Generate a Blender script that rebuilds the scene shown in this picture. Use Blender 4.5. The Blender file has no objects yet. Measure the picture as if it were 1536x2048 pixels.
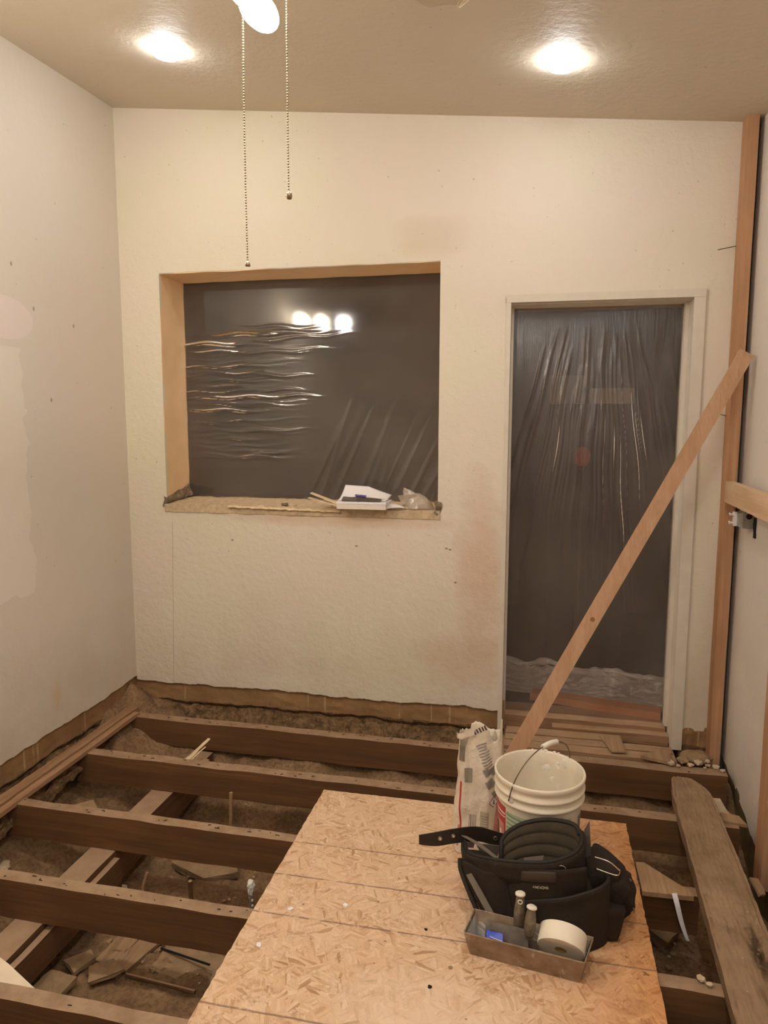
import bpy, bmesh, math, random
from mathutils import Vector, Matrix, noise
from math import sin, cos, pi, radians as rad

random.seed(7)
SC = bpy.context.scene
COL = SC.collection

# ------------------------------------------------------------------ camera
cam_data = bpy.data.cameras.new('camera')
cam_data.sensor_fit = 'VERTICAL'; cam_data.sensor_height = 36.0
cam_data.lens = 36.0 * 1450 / 2048
cam_data.clip_start = 0.05
cam = bpy.data.objects.new('camera', cam_data); COL.objects.link(cam)
YAW, PITCH, ROLL = .211, .125, .0016
fwd = Vector((-sin(YAW)*cos(PITCH), cos(YAW)*cos(PITCH), -sin(PITCH)))
rt = Vector((cos(YAW), sin(YAW), 0)); up = rt.cross(fwd)
r2 = cos(ROLL)*rt + sin(ROLL)*up; u2 = -sin(ROLL)*rt + cos(ROLL)*up
cam.matrix_world = Matrix(((r2.x, u2.x, -fwd.x, 0), (r2.y, u2.y, -fwd.y, 0), (r2.z, u2.z, -fwd.z, 1.57), (0, 0, 0, 1)))
SC.camera = cam

# ------------------------------------------------------------------ world, exposure
w = bpy.data.worlds.new('world'); SC.world = w; w.use_nodes = True
w.node_tree.nodes['Background'].inputs[0].default_value = (.02, .018, .016, 1)
w.node_tree.nodes['Background'].inputs[1].default_value = .2
SC.view_settings.view_transform = 'Standard'; SC.view_settings.look = 'None'
SC.view_settings.gamma = 1.0; SC.view_settings.use_curve_mapping = False
SC.view_settings.exposure = 1.40
SC.cycles.max_bounces = 8
LED = 23.0        # radiance of the recessed ceiling lamps
LED_COL = (1.0, 1.0, 1.04)
BULB = 70.0       # radiance of the fan's bulbs
BULB_COL = (1.0, .86, .68)

# ------------------------------------------------------------------ helpers
def L(r, g, b):
    f = lambda c: (c/255/12.92) if c/255 <= .04045 else ((c/255+.055)/1.055)**2.4
    return (f(r), f(g), f(b), 1)

def link_mesh(name, bm, m=None, parent=None, smooth=False, loc=None):
    me = bpy.data.meshes.new(name)
    bmesh.ops.recalc_face_normals(bm, faces=bm.faces[:])
    bm.to_mesh(me); bm.free()
    if smooth:
        for p in me.polygons: p.use_smooth = True
    if m is not None: me.materials.append(m)
    o = bpy.data.objects.new(name, me); COL.objects.link(o)
    if parent is not None: o.parent = parent
    if loc is not None: o.location = loc
    return o

def thing(name, label, cat, loc=(0, 0, 0), rotz=0, group=None):
    o = bpy.data.objects.new(name, None); COL.objects.link(o)
    o.location = loc; o.rotation_euler = (0, 0, rotz); o.empty_display_size = .05
    o['label'] = label; o['category'] = cat
    if group: o['group'] = group
    return o

def tag(o, label, cat, group=None):
    o['label'] = label; o['category'] = cat
    if group: o['group'] = group
    return o

def struct(o):
    o['kind'] = 'structure'; return o

def autosmooth(o, ang=35):
    me = o.data
    for p in me.polygons: p.use_smooth = True
    bm = bmesh.new(); bm.from_mesh(me)
    for e in bm.edges:
        if len(e.link_faces) == 2 and e.calc_face_angle(0) > rad(ang): e.smooth = False
    bm.to_mesh(me); bm.free()
    return o

def nz(p, s, seed=0):
    return noise.noise(Vector(p)*s + Vector((seed*7.3, seed*3.1, -seed*5.7)))

def hexa(corners, n=(1, 1, 1), bm=None, amp=0, scale=10, seed=0, bulge=0, fn=None):
    """box from 8 corners (x-,y-,z-),(x+,y-,z-),(x+,y+,z-),(x-,y+,z-) then the same on top; subdivided, shaped by noise"""
    bm = bm or bmesh.new()
    c = [Vector(p) for p in corners]
    cen = sum(c, Vector())/8
    def P(u, v, w):
        b = (c[0]*(1-u)*(1-v)+c[1]*u*(1-v)+c[2]*u*v+c[3]*(1-u)*v)
        t = (c[4]*(1-u)*(1-v)+c[5]*u*(1-v)+c[6]*u*v+c[7]*(1-u)*v)
        p = b*(1-w)+t*w
        if bulge:
            k = (1-(2*u-1)**2)*(1-(2*v-1)**2) + (1-(2*u-1)**2)*(1-(2*w-1)**2) + (1-(2*v-1)**2)*(1-(2*w-1)**2)
            # round the corners: pull towards a superellipsoid
            q = Vector((2*u-1, 2*v-1, 2*w-1)); L_ = q.length; m = max(abs(q.x), abs(q.y), abs(q.z))
            if L_ > 1e-6: p = cen + (p-cen)*(1-bulge*(L_/m-1)/.73)
        if amp:
            d = Vector((nz(p, scale, seed), nz(p, scale, seed+11), nz(p, scale, seed+23)))
            p = p + d*amp
        if fn: p = fn(p, u, v, w)
        return p
    V = {}
    def vv(i, j, k):
        key = (i, j, k)
        if key not in V: V[key] = bm.verts.new(P(i/n[0], j/n[1], k/n[2]))
        return V[key]
    def quad(a, b, cc, d):
        try: bm.faces.new((a, b, cc, d))
        except ValueError: pass
    for i in range(n[0]):
        for j in range(n[1]):
            for k in (0, n[2]): quad(vv(i, j, k), vv(i+1, j, k), vv(i+1, j+1, k), vv(i, j+1, k))
    for i in range(n[0]):
        for k in range(n[2]):
            for j in (0, n[1]): quad(vv(i, j, k), vv(i+1, j, k), vv(i+1, j, k+1), vv(i, j, k+1))
    for j in range(n[1]):
        for k in range(n[2]):
            for i in (0, n[0]): quad(vv(i, j, k), vv(i, j+1, k), vv(i, j+1, k+1), vv(i, j, k+1))
    return bm

def box(x0, x1, y0, y1, z0, z1, n=(1, 1, 1), **k):
    return hexa(((x0, y0, z0), (x1, y0, z0), (x1, y1, z0), (x0, y1, z0),
                 (x0, y0, z1), (x1, y0, z1), (x1, y1, z1), (x0, y1, z1)), n, **k)

def bevel(bm, w, seg=2):
    bmesh.ops.bevel(bm, geom=[e for e in bm.edges if len(e.link_faces) == 2 and e.calc_face_angle(0) > .5] , offset=w, segments=seg, affect='EDGES', profile=.5, clamp_overlap=True)
    return bm

def lathe(profile, n=48, bm=None, cx=0, cy=0, closed=False):
    bm = bm or bmesh.new()
    rings = []
    for r, z in profile:
        rings.append([bm.verts.new((cx+r*cos(2*pi*i/n), cy+r*sin(2*pi*i/n), z)) for i in range(n)] if r > 1e-6 else [bm.verts.new((cx, cy, z))])
    for a, b in zip(rings, rings[1:]):
        for i in range(n):
            j = (i+1) % n
            if len(a) == 1: bm.faces.new((a[0], b[i], b[j]))
            elif len(b) == 1: bm.faces.new((a[i], b[0], a[j]))
            else: bm.faces.new((a[i], a[j], b[j], b[i]))
    return bm

def tube(pts, r, n=8, bm=None, closed=False):
    bm = bm or bmesh.new(); pts = [Vector(p) for p in pts]; N = len(pts)
    rs = r if isinstance(r, (list, tuple)) else [r]*N
    rings = []; prev = None
    for i, p in enumerate(pts):
        if closed: d = pts[(i+1) % N]-pts[i-1]
        else: d = pts[min(i+1, N-1)]-pts[max(i-1, 0)]
        d.normalize()
        if prev is None:
            a = d.cross(Vector((0, 0, 1)));
            if a.length < .1: a = d.cross(Vector((1, 0, 0)))
        else: a = prev - d*prev.dot(d)
        a.normalize(); prev = a; b = d.cross(a)
        rings.append([bm.verts.new(p+a*(rs[i]*cos(2*pi*k/n))+b*(rs[i]*sin(2*pi*k/n))) for k in range(n)])
    for i in range(N if closed else N-1):
        A, B = rings[i], rings[(i+1) % N]
        for k in range(n): bm.faces.new((A[k], A[(k+1) % n], B[(k+1) % n], B[k]))
    if not closed:
        bm.faces.new(rings[0]); bm.faces.new(rings[-1])
    return bm

def spline(pts, n=8, closed=False):
    P = [Vector(p) for p in pts]; N = len(P); out = []
    for i in range(N if closed else N-1):
        p0 = P[i-1] if (closed or i > 0) else P[0]
        p1 = P[i]; p2 = P[(i+1) % N]; p3 = P[(i+2) % N] if (closed or i+2 < N) else P[-1]
        for k in range(n):
            t = k/n
            out.append(.5*((2*p1)+(p2-p0)*t+(2*p0-5*p1+4*p2-p3)*t*t+(3*p1-p0-3*p2+p3)*t**3))
    if not closed: out.append(P[-1])
    return out

def sheet(f, nu, nv, thick=0, bm=None, keep=None):
    """surface f(u,v); optional solid thickness"""
    bm = bm or bmesh.new()
    G = [[Vector(f(i/nu, j/nv)) for j in range(nv+1)] for i in range(nu+1)]
    A = [[bm.verts.new(p) for p in r] for r in G]
    fs = []
    for i in range(nu):
        for j in range(nv):
            if keep and not keep((i+.5)/nu, (j+.5)/nv): continue
            fs.append(bm.faces.new((A[i][j], A[i+1][j], A[i+1][j+1], A[i][j+1])))
    if thick:
        bm.normal_update()
        bmesh.ops.solidify(bm, geom=fs, thickness=thick)
    return bm

def band(path, h, thick, down=None, closed=False, seg=3, n=8):
    """strap that follows path (its upper edge); h = heights per point; stands vertical unless down vectors given"""
    N = len(path); P = spline(path, n, closed)
    hs = h if isinstance(h, (list, tuple)) else [h]*N
    dn = down or [(0, 0, -1)]*N
    D = spline([Vector(d)*hh for d, hh in zip(dn, hs)], n, closed)
    m = len(P)
    def f(u, v):
        i = int(round(u*(m if closed else m-1))) % m if closed else int(round(u*(m-1)))
        return P[i]+D[i]*v
    return sheet(f, m if closed else m-1, seg, thick)

# ------------------------------------------------------------------ materials
class NT:
    def __init__(s, name):
        s.m = bpy.data.materials.new(name); s.m.use_nodes = True
        s.t = s.m.node_tree; s.b = s.t.nodes['Principled BSDF']; s.out = s.t.nodes['Material Output']
        s.geo = None
    def n(s, t, **k):
        o = s.t.nodes.new(t)
        for a, v in k.items():
            if a.startswith('i_'):
                key = a[2:]; key = int(key) if key.isdigit() else key.replace('_', ' ')
                if hasattr(v, 'bl_rna') or isinstance(v, bpy.types.NodeSocket): s.t.links.new(v, o.inputs[key])
                else: o.inputs[key].default_value = v
            else: setattr(o, a, v)
        return o
    def pos(s):
        if not s.geo: s.geo = s.n('ShaderNodeNewGeometry')
        return s.geo.outputs['Position']
    def mapv(s, scale=(1, 1, 1), rot=(0, 0, 0), loc=(0, 0, 0), src=None):
        m = s.n('ShaderNodeMapping'); m.inputs['Scale'].default_value = scale; m.inputs['Rotation'].default_value = rot; m.inputs['Location'].default_value = loc
        s.t.links.new(src or s.pos(), m.inputs[0]); return m.outputs[0]
    def noise(s, scale, detail=4, rough=.6, vec=None, dist=0):
        o = s.n('ShaderNodeTexNoise'); o.inputs['Scale'].default_value = scale; o.inputs['Detail'].default_value = detail
        o.inputs['Roughness'].default_value = rough; o.inputs['Distortion'].default_value = dist
        s.t.links.new(vec or s.pos(), o.inputs['Vector']); return o.outputs[0]
    def ramp(s, fac, stops, interp='LINEAR'):
        r = s.n('ShaderNodeValToRGB'); r.color_ramp.interpolation = interp
        e = r.color_ramp.elements
        while len(e) < len(stops): e.new(.5)
        for el, (p, c) in zip(e, stops): el.position = p; el.color = c if isinstance(c, (tuple, list)) else (c, c, c, 1)
        s.t.links.new(fac, r.inputs[0]); return r.outputs[0]
    def mix(s, fac, a, b, mode='MIX'):
        o = s.n('ShaderNodeMix', data_type='RGBA', blend_type=mode)
        for idx, v in ((0, fac), (6, a), (7, b)):
            if isinstance(v, bpy.types.NodeSocket): s.t.links.new(v, o.inputs[idx])
            else: o.inputs[idx].default_value = v
        return o.outputs[2]
    def math(s, op, a, b=0, c=None):
        o = s.n('ShaderNodeMath', operation=op)
        for i, v in enumerate((a, b) if c is None else (a, b, c)):
            if isinstance(v, bpy.types.NodeSocket): s.t.links.new(v, o.inputs[i])
            else: o.inputs[i].default_value = v
        return o.outputs[0]
    def sep(s, vec=None):
        o = s.n('ShaderNodeSeparateXYZ'); s.t.links.new(vec or s.pos(), o.inputs[0]); return o.outputs
    def bump(s, h, strength=.3, dist=.01, prev=None):
        o = s.n('ShaderNodeBump'); o.inputs['Strength'].default_value = strength; o.inputs['Distance'].default_value = dist
        s.t.links.new(h, o.inputs['Height'])
        if prev: s.t.links.new(prev, o.inputs['Normal'])
        return o.outputs[0]
    def done(s, col=None, rough=.8, nrm=None, **k):
        b = s.b
        if col is not None:
            if isinstance(col, bpy.types.NodeSocket): s.t.links.new(col, b.inputs['Base Color'])
            else: b.inputs['Base Color'].default_value = col
        if isinstance(rough, bpy.types.NodeSocket): s.t.links.new(rough, b.inputs['Roughness'])
        else: b.inputs['Roughness'].default_value = rough
        if nrm: s.t.links.new(nrm, b.inputs['Normal'])
        for a, v in k.items(): b.inputs[a.replace('_', ' ')].default_value = v
        return s.m

def plain(name, col, rough=.6, var=.12, scale=20, bump=0, bscale=80, **k):
    t = NT(name); n = t.noise(scale)
    c2 = tuple(min(1, x*(1+var)) for x in col[:3])+(1,); c1 = tuple(x*(1-var) for x in col[:3])+(1,)
    c = t.ramp(n, [(.3, c1), (.7, c2)])
    nr = t.bump(t.noise(bscale), bump, .004) if bump else None
    return t.done(c, rough, nr, **k)

def wood(name, dark, mid, light, axis='x', scale=1, rough=.75, bump=.25, dust=None, knots=True, dust_up=0.0):
    t = NT(name)
    st = {'x': (.6, 9, 9), 'y': (9, .6, 9), 'z': (9, 9, .6)}[axis]
    v = t.mapv(tuple(a*scale for a in st))
    n1 = t.noise(2.2, 6, .65, v, .6)
    v2 = t.mapv(tuple(a*scale*(1 if a < 1 else 5) for a in st)); n2 = t.noise(3, 4, .6, v2)
    f = t.math('ADD', t.math('MULTIPLY', n1, .65), t.math('MULTIPLY', n2, .35))
    c = t.ramp(f, [(.34, dark), (.5, mid), (.66, light)])
    big = t.noise(3.5, 3)
    c = t.mix(t.ramp(big, [(.42, 0.), (.7, .45)]), c, tuple(x*.72 for x in mid[:3])+(1,))
    if dust:
        # dust lies on faces that look up
        g = t.n('ShaderNodeNewGeometry'); nz_ = t.sep(g.outputs['True Normal'])[2]
        up_ = t.ramp(nz_, [(.55, 0.), (.85, 1.)])
        m = t.math('MULTIPLY', up_, t.ramp(t.noise(14, 5), [(.25, dust_up), (.6, 1.)]))
        c = t.mix(m, c, dust)
        fl = t.ramp(t.noise(55, 3, .6), [(.67, 0.), (.72, 1.)])
        c = t.mix(t.math('MULTIPLY', t.math('MULTIPLY', fl, up_), .35), c, tuple(x*.35 for x in dust[:3])+(1,))
    nr = t.bump(f, bump, .004)
    return t.done(c, rough, nr)

def wall_mat(name, base, alt, extra=None, bstr=.35, dirt=True, bs=130):
    t = NT(name)
    big = t.noise(1.3, 3, .5)
    c = t.ramp(big, [(.35, base), (.65, alt)])
    p = t.sep()
    if dirt:
        low = t.ramp(p[2], [(0., 1.), (.9, 0.)])
        d = t.math('MULTIPLY', low, t.ramp(t.noise(2.5, 5, .6), [(.4, 0.), (.75, .5)]))
        c = t.mix(d, c, L(186, 160, 122))
    sp = t.ramp(t.noise(42, 2, .5), [(.74, 0.), (.76, 1.)])
    c = t.mix(t.math('MULTIPLY', sp, .35), c, L(120, 100, 75))
    if extra: c = extra(t, c, p)
    a = t.noise(bs, 3, .55); b = t.noise(28, 4, .6)
    vo = t.ramp(b, [(.42, 0.), (.58, 1.)])
    nr = t.bump(vo, bstr, .0025); nr = t.bump(a, bstr*.8, .002, nr)
    return t.done(c, .62, nr)

def back_extra(t, c, p):
    x, z = p[0], p[2]
    def blob(cx, cz, rx, rz, lo=.5, amp=.35):
        dx = t.math('DIVIDE', t.math('SUBTRACT', x, cx), rx); dz = t.math('DIVIDE', t.math('SUBTRACT', z, cz), rz)
        d = t.math('ADD', t.math('MULTIPLY', dx, dx), t.math('MULTIPLY', dz, dz))
        d = t.math('ADD', d, t.math('MULTIPLY', t.math('SUBTRACT', t.noise(7, 4), .5), 1.6))
        return t.math('MULTIPLY', t.ramp(d, [(0., 1.), (1., 0.)]), amp)
    c = t.mix(blob(-.28, .85, .14, .55, amp=.42), c, L(196, 150, 116))
    c = t.mix(blob(-.35, .35, .3, .18, amp=.35), c, L(190, 150, 110))
    c = t.mix(blob(-.95, 1.06, .75, .05, amp=.5), c, L(205, 170, 135))
    c = t.mix(blob(-.55, 2.45, .25, .12, amp=.25), c, L(190, 168, 132))
    for xx, zz in ((-1.606, .932), (-.917, .925), (-.448, .93), (-.40, .757), (-.43, .925)):
        d = t.math('ADD', t.math('POWER', t.math('SUBTRACT', x, xx), 2.), t.math('MULTIPLY', t.math('POWER', t.math('SUBTRACT', z, zz), 2.), 3.))
        c = t.mix(t.math('MULTIPLY', t.math('LESS_THAN', d, .00006), .7), c, L(90, 72, 50))
    # thin saw line below the window's left corner
    ln = t.math('ABSOLUTE', t.math('SUBTRACT', t.math('ADD', x, t.math('MULTIPLY', t.math('SUBTRACT', .9, z), .03)), -1.958))
    on = t.math('MULTIPLY', t.math('LESS_THAN', ln, .0016), t.math('LESS_THAN', z, 1.02))
    c = t.mix(t.math('MULTIPLY', on, .45), c, L(120, 100, 75))
    return c

def left_extra(t, c, p):
    y, z = p[1], p[2]
    wob = t.math('MULTIPLY', t.math('SUBTRACT', t.noise(5, 3), .5), .16)
    # smoother, lighter skim patch
    e1 = t.math('SUBTRACT', t.math('ADD', y, wob), 2.80)
    m1 = t.math('MULTIPLY', t.math('LESS_THAN', e1, 0.), t.math('MULTIPLY', t.math('LESS_THAN', z, 1.88), t.math('GREATER_THAN', t.math('ADD', z, wob), .8)))
    c = t.mix(t.math('MULTIPLY', m1, .55), c, L(236, 226, 212))
    e2 = t.math('LESS_THAN', t.math('ADD', t.math('POWER', t.math('DIVIDE', t.math('SUBTRACT', y, 2.72), .17), 2.), t.math('POWER', t.math('DIVIDE', t.math('SUBTRACT', z, 2.0), .09), 2.)), 1.)
    c = t.mix(t.math('MULTIPLY', e2, .45), c, L(240, 222, 216))  # pinkish lamp glow on smoother paint, painted into the wall colour
    yl = t.math('MULTIPLY', t.ramp(t.math('ABSOLUTE', t.math('SUBTRACT', y, 2.91)), [(0., 1.), (.05, 0.)]), t.ramp(t.math('ABSOLUTE', t.math('SUBTRACT', z, .27)), [(0., 1.), (.1, 0.)]))
    c = t.mix(t.math('MULTIPLY', yl, .5), c, L(210, 170, 95))
    for yy, zz in ((2.987, 1.663), (2.774, 2.228), (3.18, 2.02), (2.9, 2.06)):
        d = t.math('ADD', t.math('POWER', t.math('SUBTRACT', y, yy), 2.), t.math('MULTIPLY', t.math('POWER', t.math('SUBTRACT', z, zz), 2.), .4))
        c = t.mix(t.math('MULTIPLY', t.math('LESS_THAN', d, .00004), .6), c, L(110, 95, 80))
    return c

M_back = wall_mat('back_wall_plaster', L(220, 211, 186), L(223, 210, 192), back_extra, .34)
M_left = wall_mat('left_wall_plaster', L(220, 208, 192), L(216, 209, 194), left_extra, .14, bs=90)
M_right = wall_mat('right_wall_plaster', L(222, 211, 198), L(218, 209, 196), None, .2)
M_ceil = wall_mat('ceiling_paint', L(206, 194, 172), L(210, 198, 178), None, .25, dirt=False)
M_reveal = plain('peach_reveal_paint', L(234, 200, 152), .6, .05, 6, .25, 60)
M_casing = plain('old_cream_paint', L(214, 203, 184), .5, .05, 14, .15, 40)
M_rough_plaster = plain('broken_plaster', L(196, 174, 140), .9, .2, 40, .6, 70)
M_grey_mortar = plain('grey_mortar', L(126, 108, 84), .95, .3, 50, .8, 90)
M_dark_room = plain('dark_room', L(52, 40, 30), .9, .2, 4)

def concrete_mat():
    t = NT('footing_concrete')
    p = t.sep()
    top = t.ramp(t.noise(6, 5, .65), [(.3, L(136, 104, 66)), (.55, L(160, 124, 82)), (.75, L(172, 140, 98))])
    rough_ = t.ramp(t.noise(30, 8, .75), [(.35, L(72, 52, 30)), (.5, L(120, 92, 60)), (.66, L(150, 120, 84))])
    edge = t.math('ADD', p[2], t.math('MULTIPLY', t.math('SUBTRACT', t.noise(9, 5), .5), .05))
    c = t.mix(t.ramp(edge, [(0., 0.), (.004, 1.)]), rough_, top)
    # cream paint runs down the face
    v = t.mapv((34, 34, 1.4)); dr = t.noise(1.0, 2, .5, v)
    drip = t.math('MULTIPLY', t.ramp(dr, [(.62, 0.), (.66, 1.)]), t.ramp(edge, [(.0, 0.), (.02, 1.)]))
    c = t.mix(t.math('MULTIPLY', drip, .5), c, L(212, 184, 132))
    nr = t.bump(t.noise(60, 8, .7), .7, .006)
    return t.done(c, .95, nr)
M_conc = concrete_mat()

def soil_mat():
    t = NT('crawl_space_soil')
    a = t.noise(7, 8, .7); b = t.noise(60, 6, .7)
    c = t.ramp(a, [(.3, L(118, 90, 60)), (.5, L(150, 118, 82)), (.7, L(172, 140, 104))])
    c = t.mix(t.ramp(b, [(.45, 0.), (.62, .6)]), c, L(98, 72, 46))
    fl = t.ramp(t.noise(110, 2, .5), [(.74, 0.), (.77, 1.)])
    c = t.mix(t.math('MULTIPLY', fl, .6), c, L(186, 164, 130))
    nr = t.bump(b, .8, .01); nr = t.bump(a, .6, .03, nr)
    return t.done(c, .98, nr)
M_soil = soil_mat()

DUST = L(160, 132, 102)
M_joist = wood('old_joist_timber', L(88, 58, 28), L(106, 72, 38), L(124, 88, 50), 'x', dust=DUST, dust_up=.35)
M_girder = wood('girder_timber', L(80, 52, 28), L(100, 68, 38), L(118, 82, 50), 'y', dust=L(166, 136, 106), dust_up=.7)
M_plankold = wood('weathered_plank', L(96, 74, 50), L(132, 104, 74), L(158, 128, 96), 'y', bump=.9, dust=L(152, 124, 94), dust_up=.0)
def _rot(m):
    t = m.node_tree; b = t.nodes['Principled BSDF']; src = b.inputs['Base Color'].links[0].from_socket
    n = NT.__new__(NT); n.m = m; n.t = t; n.b = b; n.geo = None
    p = n.sep()
    def bl(cx, cy, rx, ry):
        dx = n.math('DIVIDE', n.math('SUBTRACT', p[0], cx), rx); dy = n.math('DIVIDE', n.math('SUBTRACT', p[1], cy), ry)
        d = n.math('ADD', n.math('MULTIPLY', dx, dx), n.math('MULTIPLY', dy, dy))
        return n.ramp(n.math('ADD', d, n.math('MULTIPLY', n.math('SUBTRACT', n.noise(26, 6, .7), .5), 3.)), [(0., 1.), (.8, 0.)])
    c = n.mix(n.math('MULTIPLY', bl(.665, 2.10, .035, .15), .85), src, L(58, 40, 14))
    c = n.mix(n.math('MULTIPLY', bl(.60, 2.3, .07, .12), .4), c, L(178, 150, 116))
    c = n.mix(n.ramp(n.noise(60, 3, .6), [(.69, 0.), (.72, .7)]), c, L(206, 182, 148))
    t.links.new(c, b.inputs['Base Color'])
_rot(M_plankold)
M_sill_y = wood('nailer_wood', L(124, 92, 62), L(154, 116, 82), L(176, 138, 104), 'y')
M_fir_z = wood('new_fir_upright', L(164, 118, 80), L(186, 140, 100), L(200, 158, 120), 'z', bump=.12)
M_fir_y = wood('new_fir_rail', L(194, 158, 120), L(212, 178, 140), L(224, 194, 160), 'y', bump=.12)
M_stick = wood('pale_stick_wood', L(170, 130, 94), L(186, 146, 110), L(198, 160, 126), 'z', bump=.08)
M_redwood = wood('orange_board', L(180, 116, 74), L(202, 136, 92), L(216, 154, 108), 'x', bump=.1)
M_doorplank = wood('threshold_planks', L(120, 90, 62), L(156, 120, 86), L(176, 142, 106), 'x', dust=L(170, 138, 104), dust_up=.2)
M_scrapwood = wood('scrap_wood', L(130, 100, 68), L(160, 128, 92), L(182, 150, 112), 'y')
M_shim = wood('shim_wood', L(196, 170, 132), L(220, 196, 158), L(232, 214, 180), 'y', bump=.1)
M_moss = plain('mossy_footing', L(92, 74, 34), .95, .35, 12, .7, 40)

def osb_mat():
    t = NT('oriented_strand_board')
    base = t.pos()
    warp = t.n('ShaderNodeTexNoise'); warp.inputs['Scale'].default_value = 14; warp.inputs['Detail'].default_value = 2
    t.t.links.new(base, warp.inputs['Vector'])
    wv = t.n('ShaderNodeVectorMath', operation='MULTIPLY_ADD')
    t.t.links.new(warp.outputs['Color'], wv.inputs[0]); wv.inputs[1].default_value = (.022, .022, 0); t.t.links.new(base, wv.inputs[2])
    cols = []; ed = []
    for k, (ang, sx, sy) in enumerate(((.3, 17, 125), (1.25, 15, 110), (2.2, 22, 150), (-.5, 12, 80))):
        v = t.mapv((sx, sy, 1), (0, 0, 0), (k*3.3, k*1.7, 0), t.mapv((1, 1, 1), (0, 0, ang), (0, 0, 0), wv.outputs[0]))
        vo = t.n('ShaderNodeTexVoronoi', feature='F1'); vo.inputs['Scale'].default_value = 1; vo.inputs['Randomness'].default_value = 1
        t.t.links.new(v, vo.inputs['Vector'])
        sc = t.sep(vo.outputs['Color'])
        cols.append(sc[0]); ed.append(vo.outputs['Distance'])
    sel = t.n('ShaderNodeTexVoronoi', feature='F1'); sel.inputs['Scale'].default_value = 30; t.t.links.new(wv.outputs[0], sel.inputs['Vector'])
    ss = t.sep(sel.outputs['Color'])
    a = t.mix(t.math('GREATER_THAN', ss[0], .5), cols[0], cols[1]); b = t.mix(t.math('GREATER_THAN', ss[1], .5), cols[2], cols[3])
    f = t.mix(t.math('GREATER_THAN', ss[2], .5), a, b)
    c = t.ramp(f, [(0., L(168, 126, 86)), (.06, L(196, 156, 114)), (.25, L(212, 176, 137)), (.7, L(219, 186, 149)), (1., L(228, 200, 166))])
    fine = t.noise(1, 3, .6, t.mapv((40, 240, 1), (0, 0, 0), (0, 0, 0), t.mapv((1, 1, 1), (0, 0, .9), (0, 0, 0), wv.outputs[0])))
    c = t.mix(t.ramp(fine, [(.5, 0.), (.75, .35)]), c, L(150, 106, 66))
    cl = t.math('MULTIPLY', t.ramp(t.noise(11, 4, .6), [(.48, 0.), (.62, 1.)]), t.ramp(t.noise(70, 4, .65), [(.45, 0.), (.62, .55)]))
    c = t.mix(cl, c, L(150, 104, 62))
    p = t.sep()
    # dusty, paler field at the near left; stained orange towards the right edge
    dd = t.math('MULTIPLY', t.ramp(t.noise(3.0, 5, .6), [(.38, 0.), (.62, 1.)]), t.ramp(p[0], [(-.3, .75), (.25, .25)] if False else [(0., .75), (1., .1)]))
    c = t.mix(t.math('MULTIPLY', dd, .55), c, L(222, 184, 150))
    right = t.math('SMOOTH_MAX', t.math('MULTIPLY', t.math('SUBTRACT', p[0], .0), 2.6), 0.)
    right = t.math('MINIMUM', right, 1.)
    c = t.mix(t.math('MULTIPLY', right, .9), c, t.mix(1., c, L(236, 194, 136), 'MULTIPLY'))
    st = t.math('MULTIPLY', t.ramp(t.noise(8, 6, .7), [(.55, 0.), (.7, 1.)]), right)
    c = t.mix(t.math('MULTIPLY', st, .5), c, L(120, 78, 34))
    # spilt joint compound dust near the front
    dx = t.math('DIVIDE', t.math('SUBTRACT', p[0], -.24), .3); dy = t.math('DIVIDE', t.math('SUBTRACT', p[1], 1.72), .16)
    d = t.math('ADD', t.math('MULTIPLY', dx, dx), t.math('MULTIPLY', dy, dy))
    d = t.math('ADD', d, t.math('MULTIPLY', t.math('SUBTRACT', t.noise(14, 6, .7), .5), 2.6))
    c = t.mix(t.math('MULTIPLY', t.ramp(d, [(0., 1.), (1., 0.)]), .6), c, L(230, 205, 176))
    # printed nailing lines across the panel
    for yy in (2.405, 2.21, 2.012, 1.635):
        q = t.math('ABSOLUTE', t.math('SUBTRACT', t.math('ADD', p[1], t.math('MULTIPLY', t.math('SUBTRACT', t.noise(30, 3), .5), .006)), yy))
        on = t.math('MULTIPLY', t.math('LESS_THAN', q, .0034), t.ramp(t.noise(26, 3), [(.38, .15), (.5, .75)]))
        c = t.mix(on, c, L(124, 92, 74))
    sp = t.ramp(t.noise(40, 2, .4), [(.76, 0.), (.78, 1.)])
    c = t.mix(t.math('MULTIPLY', sp, .8), c, L(236, 214, 186))
    sd = t.ramp(t.noise(46, 2, .4, t.mapv((1, 1, 1), loc=(5, 5, 5))), [(.76, 0.), (.78, 1.)])
    c = t.mix(t.math('MULTIPLY', sd, .7), c, L(96, 66, 40))
    nr = t.bump(f, .22, .003)
    return t.done(c, .72, nr)
M_osb = osb_mat()

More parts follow.
